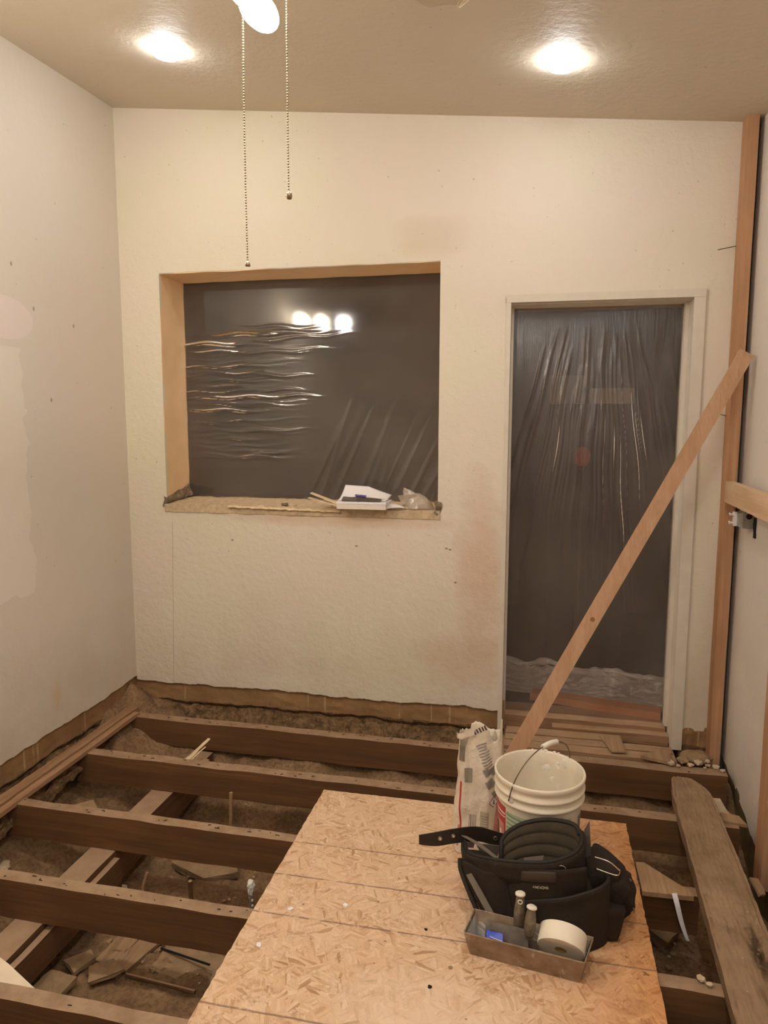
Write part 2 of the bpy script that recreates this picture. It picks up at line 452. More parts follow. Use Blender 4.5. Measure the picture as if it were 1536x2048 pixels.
def film_mat(name, dens=.24, tint=(.64, .54, .45, 1), rough=.12, bscale=(3, 3, 40), bstr=.3, gl=.1):
    t = NT(name)
    tr = t.n('ShaderNodeBsdfTransparent'); tr.inputs[0].default_value = (.9, .87, .84, 1)
    df = t.n('ShaderNodeBsdfDiffuse'); df.inputs[0].default_value = tint
    tl = t.n('ShaderNodeBsdfTranslucent'); tl.inputs[0].default_value = tint
    g = t.n('ShaderNodeBsdfGlossy'); g.inputs['Roughness'].default_value = rough; g.inputs[0].default_value = (1, 1, 1, 1)
    nn = t.noise(6, 4, .6, t.mapv(bscale)); nr = t.bump(nn, bstr, .004)
    t.t.links.new(nr, g.inputs['Normal'])
    m0 = t.n('ShaderNodeMixShader'); m0.inputs[0].default_value = .35; t.t.links.new(df.outputs[0], m0.inputs[1]); t.t.links.new(tl.outputs[0], m0.inputs[2])
    m1 = t.n('ShaderNodeMixShader'); t.t.links.new(tr.outputs[0], m1.inputs[1]); t.t.links.new(m0.outputs[0], m1.inputs[2])
    dn = t.ramp(t.noise(2.5, 5, .6), [(.3, dens*.75), (.7, dens*1.25)]); t.t.links.new(dn, m1.inputs[0])
    m2 = t.n('ShaderNodeMixShader'); lw = t.n('ShaderNodeFresnel'); lw.inputs[0].default_value = 1.45
    t.t.links.new(t.math('ADD', lw.outputs[0], gl), m2.inputs[0]); t.t.links.new(m1.outputs[0], m2.inputs[1]); t.t.links.new(g.outputs[0], m2.inputs[2])
    t.t.links.new(m2.outputs[0], t.out.inputs[0])
    return t.m
M_film = film_mat('plastic_film', .24, bstr=.0, gl=.02, rough=.07)
M_film_door = film_mat('plastic_film_door', .20, rough=.2, gl=.02, bscale=(20, 3, 1))
M_film_crumple = film_mat('plastic_film_crumpled', .8, (.86, .76, .64, 1), .3, (6, 6, 6), .3, .02)
M_hem = film_mat('rolled_film_hem', .9, (.95, .88, .78, 1), .3, (6, 6, 6), .3, .05)
M_clearbag = film_mat('thin_clear_bag', .45, (.8, .72, .58, 1), .15, (8, 8, 8), .4, .08)

def emit(name, col, strength):
    t = NT(name); e = t.n('ShaderNodeEmission'); e.inputs[0].default_value = col+(1,); e.inputs[1].default_value = strength
    t.t.links.new(e.outputs[0], t.out.inputs[0]); return t.m
M_led = emit('led_lens_glow', LED_COL, LED)
M_led_fill = emit('rear_fill_glow', LED_COL, LED*3.5)  # stronger glow for the added fill lamps out of view
M_bulb = emit('frosted_bulb_glow', BULB_COL, BULB)

M_white_metal = plain('white_enamel', L(222, 216, 206), .4, .03)
M_steel = plain('dusty_steel', L(150, 140, 126), .42, .25, 30, .2, 60, Metallic=.75)
M_bright = plain('bright_steel', L(206, 200, 190), .25, .1, 30, Metallic=1.0)
M_pan = None
def pan_mat():
    t = NT('mud_pan_steel')
    c = t.ramp(t.noise(16, 6, .65), [(.3, L(120, 98, 76)), (.5, L(146, 124, 100)), (.7, L(168, 150, 128))])
    sm = t.ramp(t.noise(30, 6, .7, t.mapv((1, 1, .5))), [(.58, 0.), (.66, 1.)])
    c = t.mix(t.math('MULTIPLY', sm, .65), c, L(196, 186, 170))
    nr = t.bump(t.noise(40, 5), .3, .002)
    return t.done(c, .6, nr, Metallic=.25)
M_pan = pan_mat()
M_panin = plain('pan_inside_dry_compound', L(178, 172, 164), .7, .2, 22, .4, 50)
M_tape = plain('joint_tape_paper', L(238, 226, 202), .75, .02, 30)
M_core = plain('cardboard_core', L(176, 140, 100), .8, .1)
M_acetate = plain('smoky_acetate_handle', L(128, 114, 92), .22, .35, 60, Transmission_Weight=.25)
M_cap = plain('white_handle_cap', L(228, 220, 200), .5, .08, 50)
M_black = plain('black_ballistic_nylon', L(38, 25, 9), .85, .25, 12, .5, 300)
M_black2 = plain('black_padded_mesh', L(66, 56, 38), .9, .2, 20, .5, 400)
M_binding = plain('black_binding_tape', L(30, 22, 12), .7, .15, 30)
M_greyweb = plain('grey_webbing', L(112, 102, 88), .8, .1, 60, .3, 300)
M_purple = plain('dusty_grey_nylon', L(92, 78, 68), .75, .12, 20)
M_brass = plain('grommet_metal', L(150, 134, 110), .35, .2, 40, Metallic=.8)
M_hole = plain('dark_hole', L(18, 13, 8), .9, .1)
M_leather = plain('black_leather_belt', L(34, 25, 14), .5, .2, 30, .3, 120)
M_bucket = plain('white_bucket_plastic', L(232, 220, 196), .42, .04, 9)
M_handle = plain('white_grip', L(238, 230, 214), .45, .03)
M_wire = plain('galvanised_wire', L(120, 106, 88), .4, .2, 40, Metallic=.7)
M_paint = plain('dry_white_compound', L(238, 230, 212), .7, .05)
M_red = plain('red_print', L(176, 58, 46), .55, .12, 40)
M_redpale = plain('faded_red_print', L(196, 132, 118), .6, .12, 40)
M_green = plain('pale_green_print', L(168, 186, 152), .55, .05)
M_greend = plain('green_line_print', L(116, 128, 96), .55, .05)
M_ink = plain('grey_ink', L(142, 130, 122), .7, .1)
M_inkd = plain('dark_ink', L(70, 56, 50), .7, .1)
def paper_mat():
    t = NT('white_bag_paper')
    c = t.ramp(t.noise(9, 6, .65), [(.3, L(206, 190, 164)), (.55, L(226, 212, 190)), (.75, L(236, 226, 208))])
    nr = t.bump(t.noise(16, 5, .7, dist=1.2), .5, .012); nr = t.bump(t.noise(90, 3), .2, .002, nr)
    return t.done(c, .8, nr)
M_paper = paper_mat()
M_sheet = plain('white_paper', L(236, 232, 230), .7, .02)
M_carton = plain('white_carton', L(226, 216, 200), .5, .03)
M_blue = plain('blue_plastic', L(34, 66, 190), .35, .1)
M_pen = plain('purple_blue_pen', L(70, 62, 150), .35, .05)
M_phone = plain('dark_notebook', L(88, 76, 66), .5, .15)
M_chip = plain('plaster_chip', L(200, 178, 146), .9, .15, 40, .4, 80)
M_stone = plain('dusty_stone', L(154, 126, 92), .95, .2, 20, .6, 60)
M_brick = plain('brick_fragment', L(150, 104, 76), .95, .15, 20, .5, 80)
M_whiteboard = plain('white_primed_sheet', L(226, 208, 180), .6, .04)
M_galv = plain('galvanised_box', L(150, 146, 136), .5, .12, 30, Metallic=.4)
M_fanbody = plain('fan_white_metal', L(214, 206, 192), .4, .03)
M_blade = plain('fan_blade', L(196, 182, 158), .5, .06)
M_chain = plain('beaded_chain_brass', L(160, 140, 112), .3, .1, 50, Metallic=.9)
M_greentarp = plain('pale_green_cloth', L(170, 164, 120), .8, .15)

# ------------------------------------------------------------------ room shell
XL, XR, YB, YF = -2.21, .895, 3.6, -2.4
def zc(x, y): return 2.95-.102*x+.05*(y-3.6)

bm = sheet(lambda u, v: (XL-.3+u*(XR-XL+.6), YF-.2+v*(YB-YF+.3), zc(XL-.3+u*(XR-XL+.6), YF-.2+v*(YB-YF+.3))), 8, 12, 0)
r = bmesh.ops.extrude_face_region(bm, geom=bm.faces[:])
for v in [g for g in r['geom'] if isinstance(g, bmesh.types.BMVert)]: v.co.z += .06
ceiling = struct(link_mesh('ceiling', bm, M_ceil))

def ragged(x, seed=0): return .018*nz((x, seed, 0), 3, seed)+.009*nz((x, 0, seed), 17, seed)+.004*nz((x, 0, seed), 60, seed)

def wall_sheet(xs, z0f, z1f, place, thick=.022, nz_=10, ext=None):
    """plaster sheet between columns xs, ragged lower edge z0f, upper edge z1f; place(x,z,d)->point"""
    bm = bmesh.new(); F = []; B = []
    for x in xs:
        a, b = z0f(x), z1f(x)
        rows = [a, a+.004]+[a+.02+(b-a-.02)*k/nz_ for k in range(nz_+1)]
        F.append([bm.verts.new(place(x, z, 0 if i else .004)) for i, z in enumerate(rows)])
        B.append([bm.verts.new(place(x, z, thick)) for z in rows])
    n = len(F[0])
    for i in range(len(xs)-1):
        for k in range(n-1):
            bm.faces.new((F[i][k], F[i+1][k], F[i+1][k+1], F[i][k+1])); bm.faces.new((B[i][k], B[i][k+1], B[i+1][k+1], B[i+1][k]))
        bm.faces.new((F[i][0], B[i][0], B[i+1][0], F[i+1][0])); bm.faces.new((F[i][-1], F[i+1][-1], B[i+1][-1], B[i][-1]))
    for i in (0, -1):
        for k in range(n-1): bm.faces.new((F[i][k], F[i][k+1], B[i][k+1], B[i][k]))
    return bm
def lin(a, b, n): return [a+(b-a)*i/n for i in range(n+1)]
PB = lambda x, z, d: (x, YB+d, z)
WX0, WX1, WZ0, WZ1 = -1.984, -.494, 1.122, 2.334     # window opening
DX0, DX1, DZ1 = -.152, .664, 2.128                    # door opening
top = lambda x: zc(x, YB)+.03
wall_back = struct(bpy.data.objects.new('wall_back', None)); COL.objects.link(wall_back)
e_ = .004
def wedge(a, b, s, amp=.006): return lambda x: a+(b-a)*0+amp*nz((x, s, 1), 14, s)
for xs, zlo, zhi, nn in (
        (lin(XL, WX0, 12), lambda x: .10+ragged(x, 1), top, 20),
        (lin(WX0, WX1, 120), lambda x: .10+ragged(x, 1), lambda x: WZ0-.008+.012*nz((x, 0, 5), 11, 2)+.004*nz((x, 0, 5), 45, 2), 10),
        (lin(WX0, WX1, 40), lambda x: WZ1+.003*nz((x, 0, 3), 9), top, 10),
        (lin(WX1, DX0-.012, 40), lambda x: .10+ragged(x, 1), top, 20),
        (lin(DX0-.012, DX1+.045, 16), lambda x: DZ1+.03, top, 10),
        (lin(DX1+.045, XR, 40), lambda x: .07+.5*ragged(x, 4) if x < .835 else -.03, top, 20)):
    link_mesh('plaster', wall_sheet(xs, zlo, zhi, PB, nz_=nn), M_back, wall_back)
# solid masonry behind the plaster, around the two openings
M_core_wall = M_dark_room
for x0, x1, z0, z1 in ((XL-.2, WX0-.03, .12, 3.4), (WX1+.03, DX0-.03, .12, 3.4), (WX0, WX1, WZ1+.01, 3.4), (WX0, WX1, .12, WZ0-.03), (DX0-.01, DX1+.02, DZ1+.03, 3.3), (DX1+.03, XR+.3, .10, 3.3)):
    link_mesh('wall_core', box(x0, x1, YB+.021, YB+.272, z0, z1), M_dark_room, wall_back)

PL = lambda y, z, d: (XL-d, y, z)
wall_left = struct(link_mesh('wall_left', wall_sheet(lin(YF, YB, 260), lambda y: .112+ragged(y, 6), lambda y: zc(XL, y)+.03, PL, nz_=16), M_left))
def rw_low(y): return (-.03 if y > 3.45 else -.03-.105*min(1, (3.45-y)/.45))+1.4*ragged(y, 9)
PR = lambda y, z, d: (XR+d, y, z)
wall_right = struct(link_mesh('wall_right', wall_sheet(lin(YF, YB-.012, 240), rw_low, lambda y: zc(XR, y)+.03, PR, nz_=16), M_right))
wall_front = struct(link_mesh('wall_front', box(XL-.1, XR+.1, YF-.06, YF, -.5, 3.1), M_right))
struct(link_mesh('floor', box(XL, XR, YF, .32, -.06, 0), M_doorplank))['label'] = 'old board floor behind the opened-up part'

# window opening: reveal faces, lintel, broken sill
win = struct(bpy.data.objects.new('window_1', None)); COL.objects.link(win)
YW = YB+.275
link_mesh('window_reveal', hexa(((WX0-.03, YB+.002, WZ0+.03), (WX0, YB+.002, WZ0+.022), (WX0-.003, YW, WZ0+.075), (WX0-.03, YW, WZ0+.075),
    (WX0-.03, YB+.002, WZ1+.02), (WX0, YB+.002, WZ1+.004), (WX0, YW, WZ1+.004), (WX0-.03, YW, WZ1+.02)), (1, 10, 14), amp=.004, scale=9), M_reveal, win)
link_mesh('window_reveal', hexa(((WX1, YB+.002, WZ0-.02), (WX1+.03, YB+.002, WZ0-.02), (WX1+.03, YW, WZ0-.02), (WX1, YW, WZ0-.02),
    (WX1, YB+.002, WZ1), (WX1+.03, YB+.002, WZ1), (WX1+.03, YW, WZ1), (WX1, YW, WZ1)), (1, 10, 14), amp=.003, scale=9), M_reveal, win)
link_mesh('lintel', box(WX0-.02, WX1+.02, YB+.002, YW, WZ1, WZ1+.03, (24, 8, 1), amp=.004, scale=8), M_reveal, win)
def sill_fn(p, u, v, w_):
    if w_ > .5: p.z += .006*nz(p, 22, 3)-.012*max(0, nz(p, 9, 5))-.012*(1-v)
    if v < .2: p.y += .008*nz(p, 25, 6)
    return p
link_mesh('window_sill', box(WX0-.01, WX1+.01, YB-.006, YW+.02, WZ0-.045, WZ0+.012, (90, 8, 1), fn=sill_fn), M_rough_plaster, win)
link_mesh('broken_mortar', hexa(((WX0-.022, YB-.01, WZ0-.02), (WX0+.012, YB-.012, WZ0+.004), (WX0+.02, YW-.01, WZ0+.02), (WX0-.025, YW, WZ0+.0),
    (WX0-.02, YB-.01, WZ0+.034), (WX0+.006, YB-.008, WZ0+.034), (WX0+.006, YW, WZ0+.085), (WX0-.02, YW, WZ0+.08)), (4, 14, 4), amp=.012, scale=30), M_grey_mortar, win)
link_mesh('broken_mortar', box(WX1-.012, WX1+.016, YB-.008, YB+.1, WZ0-.02, WZ0+.045, (4, 8, 6), amp=.016, scale=35), M_grey_mortar, win)

# doorway: casing, jambs, head
door = struct(bpy.data.objects.new('door_1', None)); COL.objects.link(door)
link_mesh('door_casing', bevel(box(DX0-.022, DX0, YB-.012, YB+.03, .0, DZ1+.035), .006), M_casing, door)
link_mesh('door_casing', bevel(box(DX1, DX1+.05, YB-.012, YB+.03, -.02, DZ1+.035), .008), M_casing, door)
link_mesh('door_casing', bevel(box(DX0-.022, DX1+.05, YB-.014, YB+.03, DZ1, DZ1+.036), .01), M_casing, door)
link_mesh('jamb', box(DX0-.03, DX0, YB+.03, YB+.272, -.01, DZ1+.01), M_casing, door)
link_mesh('jamb', box(DX1, DX1+.03, YB+.03, YB+.272, -.01, DZ1+.01), M_casing, door)
link_mesh('door_stop', box(DX1-.016, DX1+.001, YB+.10, YB+.145, .05, DZ1), M_casing, door)
link_mesh('door_stop', box(DX0-.001, DX0+.01, YB+.10, YB+.145, .05, DZ1), M_casing, door)
link_mesh('head_jamb', box(DX0-.02, DX1+.02, YB+.03, YB+.272, DZ1-.004, DZ1+.028), M_casing, door)

# dark room beyond the film
far = struct(bpy.data.objects.new('wall_far', None)); COL.objects.link(far)
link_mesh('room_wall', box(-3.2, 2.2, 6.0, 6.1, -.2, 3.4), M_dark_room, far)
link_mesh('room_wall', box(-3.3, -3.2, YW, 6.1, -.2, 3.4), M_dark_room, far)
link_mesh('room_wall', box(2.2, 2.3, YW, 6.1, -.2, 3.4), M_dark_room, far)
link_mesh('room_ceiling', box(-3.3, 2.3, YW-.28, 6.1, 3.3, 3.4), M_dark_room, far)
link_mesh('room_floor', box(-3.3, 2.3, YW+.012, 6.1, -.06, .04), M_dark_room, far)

# footing along the left and back walls: smooth cast face, broken lower edge, rough bank down to the soil
def ground(x, y):
    z = -.36 + .02*nz((x, y, 0), 4) + .020*nz((x, y, 1), 14) + .009*nz((x, y, 2), 40)
    z += .20*max(0, min(1, (-1.86-x)/.32)) * (1+.5*nz((x, y, 3), 6))
    z += .22*max(0, min(1, (y-3.05)/.35))*(1+.3*nz((x, y, 4), 7))
    z += .10*math.exp(-(((x+2.0)/.14)**2+((y-3.12)/.11)**2)) + .07*math.exp(-(((x+1.95)/.16)**2+((y-2.66)/.12)**2))
    z += .05*math.exp(-(((x+.9)/.3)**2+((y-3.15)/.1)**2))
    return z
def footing(along, n, seed, place, drop=.26):
    prof_n = 16
    def f(u, v):
        s = along[0]+(along[1]-along[0])*u
        e = -.018+.022*nz((s, seed, 0), 4, seed)+.012*nz((s, seed, 1), 18, seed)
        if v < .3: k = v/.3; return place(s, .0+.004*nz((s, k, 3), 12), .15+(e-.15)*k)
        if v < .34: return place(s, -.022, e-.006)
        k = (v-.34)/.66
        d = -.016+.215*k; z = e-.012-drop*k**1.7
        q = (.028*(1-k*.4))*nz((s*1.0, k*4, seed), 9, seed)+.018*nz((s, k*3, seed), 26, seed)+.008*nz((s, k*3, seed), 70)
        return place(s, d+q*.5, z+q)
    return sheet(f, n, 26)
o = struct(link_mesh('trim_1', footing((XL-.02, -.14), 260, 3, lambda s, d, z: (s, YB+.018-d, z)), M_conc)); o['label'] = 'concrete footing at the foot of the back wall'
o = struct(link_mesh('trim_2', footing((.3, YB+.02), 300, 8, lambda s, d, z: (XL-.018+min(d*.8, .14), s, z), .07), M_conc)); o['label'] = 'concrete footing at the foot of the left wall'
# right side: mossy footing below the broken plaster
def mf(p, u, v, w_): return p
o = struct(link_mesh('trim_3', box(.905, 1.05, .3, 3.62, -.45, -.02, (3, 90, 10), amp=.02, scale=9), M_moss)); o['label'] = 'mossy dark footing under the right wall'
o = struct(link_mesh('trim_4', box(.70, .86, 3.60, 3.8, -.2, .10, (6, 6, 8), amp=.010, scale=18), M_conc)); o['label'] = 'exposed footing block right of the doorway'

bm = sheet(lambda u, v: (lambda x, y: (x, y, ground(x, y)))(XL-.1+u*3.4, .2+v*3.5), 240, 240)
soil = struct(link_mesh('floor', bm, M_soil, smooth=True)); soil['label'] = 'bare soil of the crawl space under the joists'

# ------------------------------------------------------------------ joists and girders
def timber(x0, x1, y0, y1, z0, z1, m, name, parent=None, n=60, amp=.004, axis=0, yaw=0):
    nn = (n, 3, 3) if axis == 0 else (3, n, 3)
    bm = box(x0, x1, y0, y1, z0, z1, nn, amp=amp, scale=7, seed=random.random()*50,
             fn=lambda p, u, v, w_: Vector((p.x, p.y+yaw*(p.x-x0), p.z+(.0015*nz(p, 60) if w_ > .9 else 0))))
    return link_mesh(name, bm, m, parent)
JO = [(-2.10, .86, 3.325, 3.388, 'first old floor joist, nearest the back wall'),
      (-2.12, .80, 2.888, 2.948, 'second old floor joist from the back wall, just beyond the strand board'),
      (-2.17, .56, 2.418, 2.468, 'third old floor joist from the back wall, running under the strand board'),
      (-2.19, .86, 1.982, 2.032, 'fourth old floor joist from the back wall, crossing the lower left'),
      (-2.19, .86, 1.534, 1.584, 'old floor joist nearest the viewer in the bottom left corner')]
for x0, x1, y0, y1, lab in JO:
    j = thing('floor_joist', lab, 'joist', ((x0+x1)/2, (y0+y1)/2, -.14), 0, 'old floor joists')
    cx, cy = (x0+x1)/2, (y0+y1)/2
    link_mesh('beam', box(x0-cx, x1-cx, y0-cy, y1-cy, 0, .14, (90, 3, 3), amp=.004, scale=7, seed=cy*9,
              fn=lambda p, u, v, w_: Vector((p.x, p.y-.012*p.x, p.z))), M_joist, j)
    bm = bmesh.new()          # bent nails and staples left in the top edge
    for k in range(26):
        px = x0-cx+.1+random.random()*(x1-x0-.2); py = (random.random()-.5)*(y1-y0)*.7
        a = random.random()*6.3; l_ = .004+random.random()*.007
        tube([(px, py-.012*px, .138), (px+cos(a)*l_*.6, py-.012*px+sin(a)*l_*.3, .1425), (px+cos(a)*l_*2, py-.012*px+sin(a)*l_*.7, .143)], .0014, 4, bm)
    o = link_mesh('nails', bm, M_hole, j); o['kind'] = 'stuff'
# the sawn-off length of the third joist on the right
g = thing('girder', 'long flat girder crossing under the joists on the left', 'beam', (-1.675, 2.0, -.285), 0, 'girders under the joists')
link_mesh('beam', box(-.055, .055, -1.6, 1.32, 0, .143, (3, 60, 3), amp=.003, scale=6), M_girder, g)
link_mesh('side_cleat', box(.057, .082, -.5, .42, .01, .12, (1, 12, 2), amp=.003, scale=9), M_girder, g)
# nailer along the left wall on the joist ends
nl = thing('nailer_strip', 'narrow split nailer strip lying on the joist ends along the left wall', 'board', (-2.10, 2.5, 0), 0)
def nf(p, u, v, w_):
    if w_ > .5: p.z += .003*nz(p, 40, 2)
    p.x += .006*nz(p, 3, 3)
    return p
link_mesh('strip', box(-.055, -.004, -1.5, .93, .0, .020, (3, 90, 1), fn=nf), M_sill_y, nl)
link_mesh('strip', box(-.0, .034, -1.5, .88, -.006, .013, (3, 90, 1), fn=nf), M_sill_y, nl)
link_mesh('ledger_back', box(-.075, -.03, -1.5, .95, -.10, -.001, (2, 60, 2), amp=.006, scale=12), M_girder, nl)

# ------------------------------------------------------------------ strand board panel
def osbfn(p, u, v, w_):
    e = min(u, 1-u)*1.226; f_ = min(v, 1-v)*2.4
    if e < .02: p.x += .003*nz(p, 50, 3)+.0015*nz(p, 140)
    if f_ < .02: p.y += .003*nz(p, 50, 4)
    if u > .97 and w_ > .5: p.z += .002*nz(p, 60, 5)
    return p
o = link_mesh('strand_board_panel', box(-.858, .368, .36, 2.796, .0005, .0125, (60, 130, 1), fn=osbfn), M_osb)
tag(o, 'large sheet of oriented strand board laid over the joists', 'board')

# ------------------------------------------------------------------ weathered plank on the right
def plankfn(p, u, v, w_):
    # v along; far end rounded, right edge rotten near the viewer
    t_ = v
    xl = .505+(.582-.505)*t_; xr = .690+(.735-.690)*t_
    if t_ > .93: k = (t_-.93)/.07; xr -= .05*k*k; xl += .012*k
    if u > .6 and t_ < .55: xr += .012*nz((0, p.y, 0), 14, 8)+.006*nz((0, p.y, 0), 50, 8)
    x = xl+(xr-xl)*u + .003*nz((p.x, p.y, 0), 12, 4)*(1 if u < .02 else 0)
    z = p.z
    if w_ > .5:
        z += .006*nz((x*3, p.y, 0), 9, 2)+.0035*nz((x*6, p.y*.6, 0), 40, 3)-.006*max(0, nz((x*9, p.y*.8, 4), 9, 3)-.25)
        h = math.exp(-(((u-.80)/.16)**2+((p.y-2.10)/.15)**2)); z -= .034*h*(1+.8*nz((x, p.y, 0), 40))
        h2 = math.exp(-(((u-.62)/.10)**2+((p.y-1.93)/.05)**2)); z -= .018*h2
        if u < .08 or u > .92: z -= .005
    return Vector((x, p.y, z))
o = link_mesh('weathered_plank', box(.5, .7, 1.1, 3.16, .002, .048, (34, 260, 3), fn=plankfn), M_plankold)
tag(o, 'thick weathered dark plank with a rotted patch, laid over joists by the right wall', 'plank')
autosmooth(o, 50)

# light triangular offcut on the third joist, right of the strand board
bm = bmesh.new()
pts = [(.374, 2.365), (.536, 2.372), (.530, 2.40), (.49, 2.44), (.40, 2.535), (.372, 2.53)]
lo = [bm.verts.new((x, y, .004)) for x, y in pts]; hi = [bm.verts.new((x, y, .020)) for x, y in pts]
bm.faces.new(lo); bm.faces.new(hi)
for i in range(len(pts)): bm.faces.new((lo[i], lo[(i+1) % 6], hi[(i+1) % 6], hi[i]))
bevel(bm, .002)
tag(link_mesh('board_offcut', bm, M_scrapwood), 'pale tapering board offcut on a joist between strand board and weathered plank', 'board')
tag(link_mesh('plastic_strap', band([(.466, 2.366, .026), (.474, 2.352, -.004), (.490, 2.345, -.06), (.512, 2.34, -.115), (.52, 2.35, -.122)], [.016, .016, .014, .01, .006], .0012, down=[(1, .1, .1)]*5), M_sheet), 'thin pale strap hanging from the tapering offcut', 'strap')

# ------------------------------------------------------------------ studs, rail, brace on the right
def lumber(name, x0, x1, y0, y1, z0, z1, m, label, cat='stud', n=(2, 2, 40), **k):
    cx, cy = (x0+x1)/2, (y0+y1)/2
    t = thing(name, label, cat, (cx, cy, z0))
    b = box(x0-cx, x1-cx, y0-cy, y1-cy, 0, z1-z0, n, amp=.0025, scale=2.5, seed=x0*10+z0)
    link_mesh('timber', b, m, t); return t
st = lumber('wall_stud', .825, .870, 3.508, 3.597, -.06, zc(.85, 3.55)+.02, M_fir_z, 'tall upright stud in the back right corner, floor to ceiling')
bm = tube([(-.024, .03, 2.40), (-.11, -.03, 2.375)], .0022, 6)
link_mesh('nail', bm, M_wire, st)
link_mesh('nail', tube([(-.024, .03, 1.655), (-.075, .0, 1.668)], .0018, 6), M_wire, st)
lumber('wall_stud', .851, .889, 2.752, 2.842, -.17, 2.35, M_fir_z, 'upright stud at the right edge, nearer the viewer, below the rail')
rl = thing('horizontal_rail', 'pale horizontal 2x4 rail along the right wall', 'rail', (.829, 3.455, 1.215))
link_mesh('timber', hexa(((-.019, -2.6, -.025), (.019, -2.6, -.025), (.019, 0, 0), (-.019, .0, 0), (-.019, -2.6, .062), (.019, -2.6, .062), (.019, 0, .092), (-.019, .0, .092)), (2, 40, 2), amp=.0015, scale=4), M_fir_y, rl)
# diagonal brace
A = Vector((-.165, 2.912, .004)); B = Vector((.852, 3.415, 1.86))
d = (B-A).normalized(); side = Vector((.80, -.02, -.42)); side = (side-d*side.dot(d)).normalized(); thk = d.cross(side).normalized()
br = thing('diagonal_brace', 'long pale diagonal stick leaning across the doorway against the right wall', 'stick', A)
W2, T2 = .0315, .0095
c8 = []
for base in (Vector((0, 0, 0)), B-A):
    for sx, sy in ((-1, -1), (1, -1), (1, 1), (-1, 1)): c8.append(base+side*W2*sx+thk*T2*sy)
for q in c8[:4]:        # foot cut level on the joist
    k = (q.z)/d.z; q -= d*k
o = link_mesh('stick', hexa(c8, (3, 1, 40), amp=.002, scale=1.5), M_stick, br)
kn = A+(B-A)*.395
fr = Matrix((side, thk, d)).transposed()
bm = bmesh.new(); bmesh.ops.create_cone(bm, cap_ends=True, segments=14, radius1=.010, radius2=.010, depth=.0006)
bmesh.ops.transform(bm, matrix=Matrix.Translation(kn-A-thk*(T2+.0004)*(1 if thk.y > 0 else -1)) @ (fr @ Matrix(((1, 0, 0), (0, 0, 1), (0, 1, 0)))).to_4x4(), verts=bm.verts[:])
link_mesh('knot', bm, plain('knot', L(140, 88, 48), .7), br)
bm = tube([B-A-d*.005+side*.02, B-A+d*.004+side*.035], .002, 5); link_mesh('screw', bm, M_wire, br)

# electrical box
eb = thing('electrical_box', 'galvanised electrical box with an uncovered white outlet under the rail', 'electrical box', (.872, 3.33, 1.118))
bm = bevel(box(-.021, .021, -.030, .030, .0, .112), .004); link_mesh('box_shell', bm, M_galv, eb)
bm = bevel(hexa(((-.040, -.022, .010), (-.0215, -.030, .0), (-.0215, .03, .0), (-.040, .022, .010), (-.040, -.022, .062), (-.0215, -.03, .069), (-.0215, .03, .069), (-.040, .022, .062)), ), .003); link_mesh('mud_ring', bm, M_galv, eb)
bm = bmesh.new(); bmesh.ops.create_cone(bm, cap_ends=True, segments=20, radius1=.0125, radius2=.0125, depth=.001)
bmesh.ops.transform(bm, matrix=Matrix.Translation((.003, -.0305, .052)) @ Matrix.Rotation(pi/2, 4, 'X'), verts=bm.verts[:]); link_mesh('knockout', bm, M_hole, eb)
for zz in (.036, .066):
    bm = bmesh.new(); bmesh.ops.create_cone(bm, cap_ends=True, segments=8, radius1=.002, radius2=.002, depth=.001)
    bmesh.ops.transform(bm, matrix=Matrix.Translation((-.013, -.0305, zz)) @ Matrix.Rotation(pi/2, 4, 'X'), verts=bm.verts[:]); link_mesh('screw_hole', bm, M_hole, eb)
rc = link_mesh('outlet', bevel(box(-.052, -.040, -.014, .014, .008, .068, (1, 1, 1)), .004), M_white_metal, eb)
for zz in (.020, .056):
    link_mesh('outlet_ear', tube([(-.050, -.004, zz), (-.068, -.004, zz+.002)], .0045, 8), M_white_metal, rc)
    link_mesh('outlet_screw', tube([(-.066, -.004, zz+.002), (-.070, -.004, zz+.001)], .0075, 8), M_white_metal, rc)
# recess below the box
bm = box(.018, .0225, -.070, -.040, -.035, .05, (1, 3, 8), amp=.003, scale=30)
link_mesh('conduit_groove', bm, M_hole, eb)

# ------------------------------------------------------------------ doorway floor
th = thing('threshold_planks', 'old boards of the floor in the doorway', 'floorboards', (.26, 3.5, 0))
def tb(name, x0, x1, y0, y1, z0, z1, m, k=0): return link_mesh(name, box(x0-.26, x1-.26, y0-3.5, y1-3.5, z0, z1, (30, 3, 1), amp=.004, scale=6, seed=k), m, th)
tb('plank', -.13, .66, 3.415, 3.485, -.03, .002, M_doorplank, 1)
tb('plank', -.13, .66, 3.490, 3.555, -.03, .005, M_doorplank, 2)
tb('plank', -.13, .42, 3.560, 3.640, -.03, .008, M_doorplank, 3)
tb('plank', .10, .66, 3.645, 3.700, -.03, .020, M_doorplank, 4)
tb('sill_plank', -.15, .655, 3.70, 3.884, -.04, .040, M_doorplank, 5)
tb('subfloor', -.16, .68, 3.42, 3.884, -.08, -.035, M_girder, 6)
bm = bmesh.new(); pts = [(.33, 3.60), (.372, 3.425), (.44, 3.435), (.43, 3.62)]
lo = [bm.verts.new((x, y, .010)) for x, y in pts]; hi = [bm.verts.new((x, y, .016)) for x, y in pts]
bm.faces.new(lo); bm.faces.new(hi)
for i in range(4): bm.faces.new((lo[i], lo[(i+1) % 4], hi[(i+1) % 4], hi[i]))
tag(link_mesh('wood_scrap', bm, M_scrapwood), 'flat wedge of wood on the doorway boards', 'scrap')
bm = bmesh.new(); pts = [(.50, 3.40), (.625, 3.36), (.645, 3.50), (.62, 3.52)]
lo = [bm.verts.new((x, y, .006)) for x, y in pts]; hi = [bm.verts.new((x, y, .020)) for x, y in pts]
bm.faces.new(lo); bm.faces.new(hi)
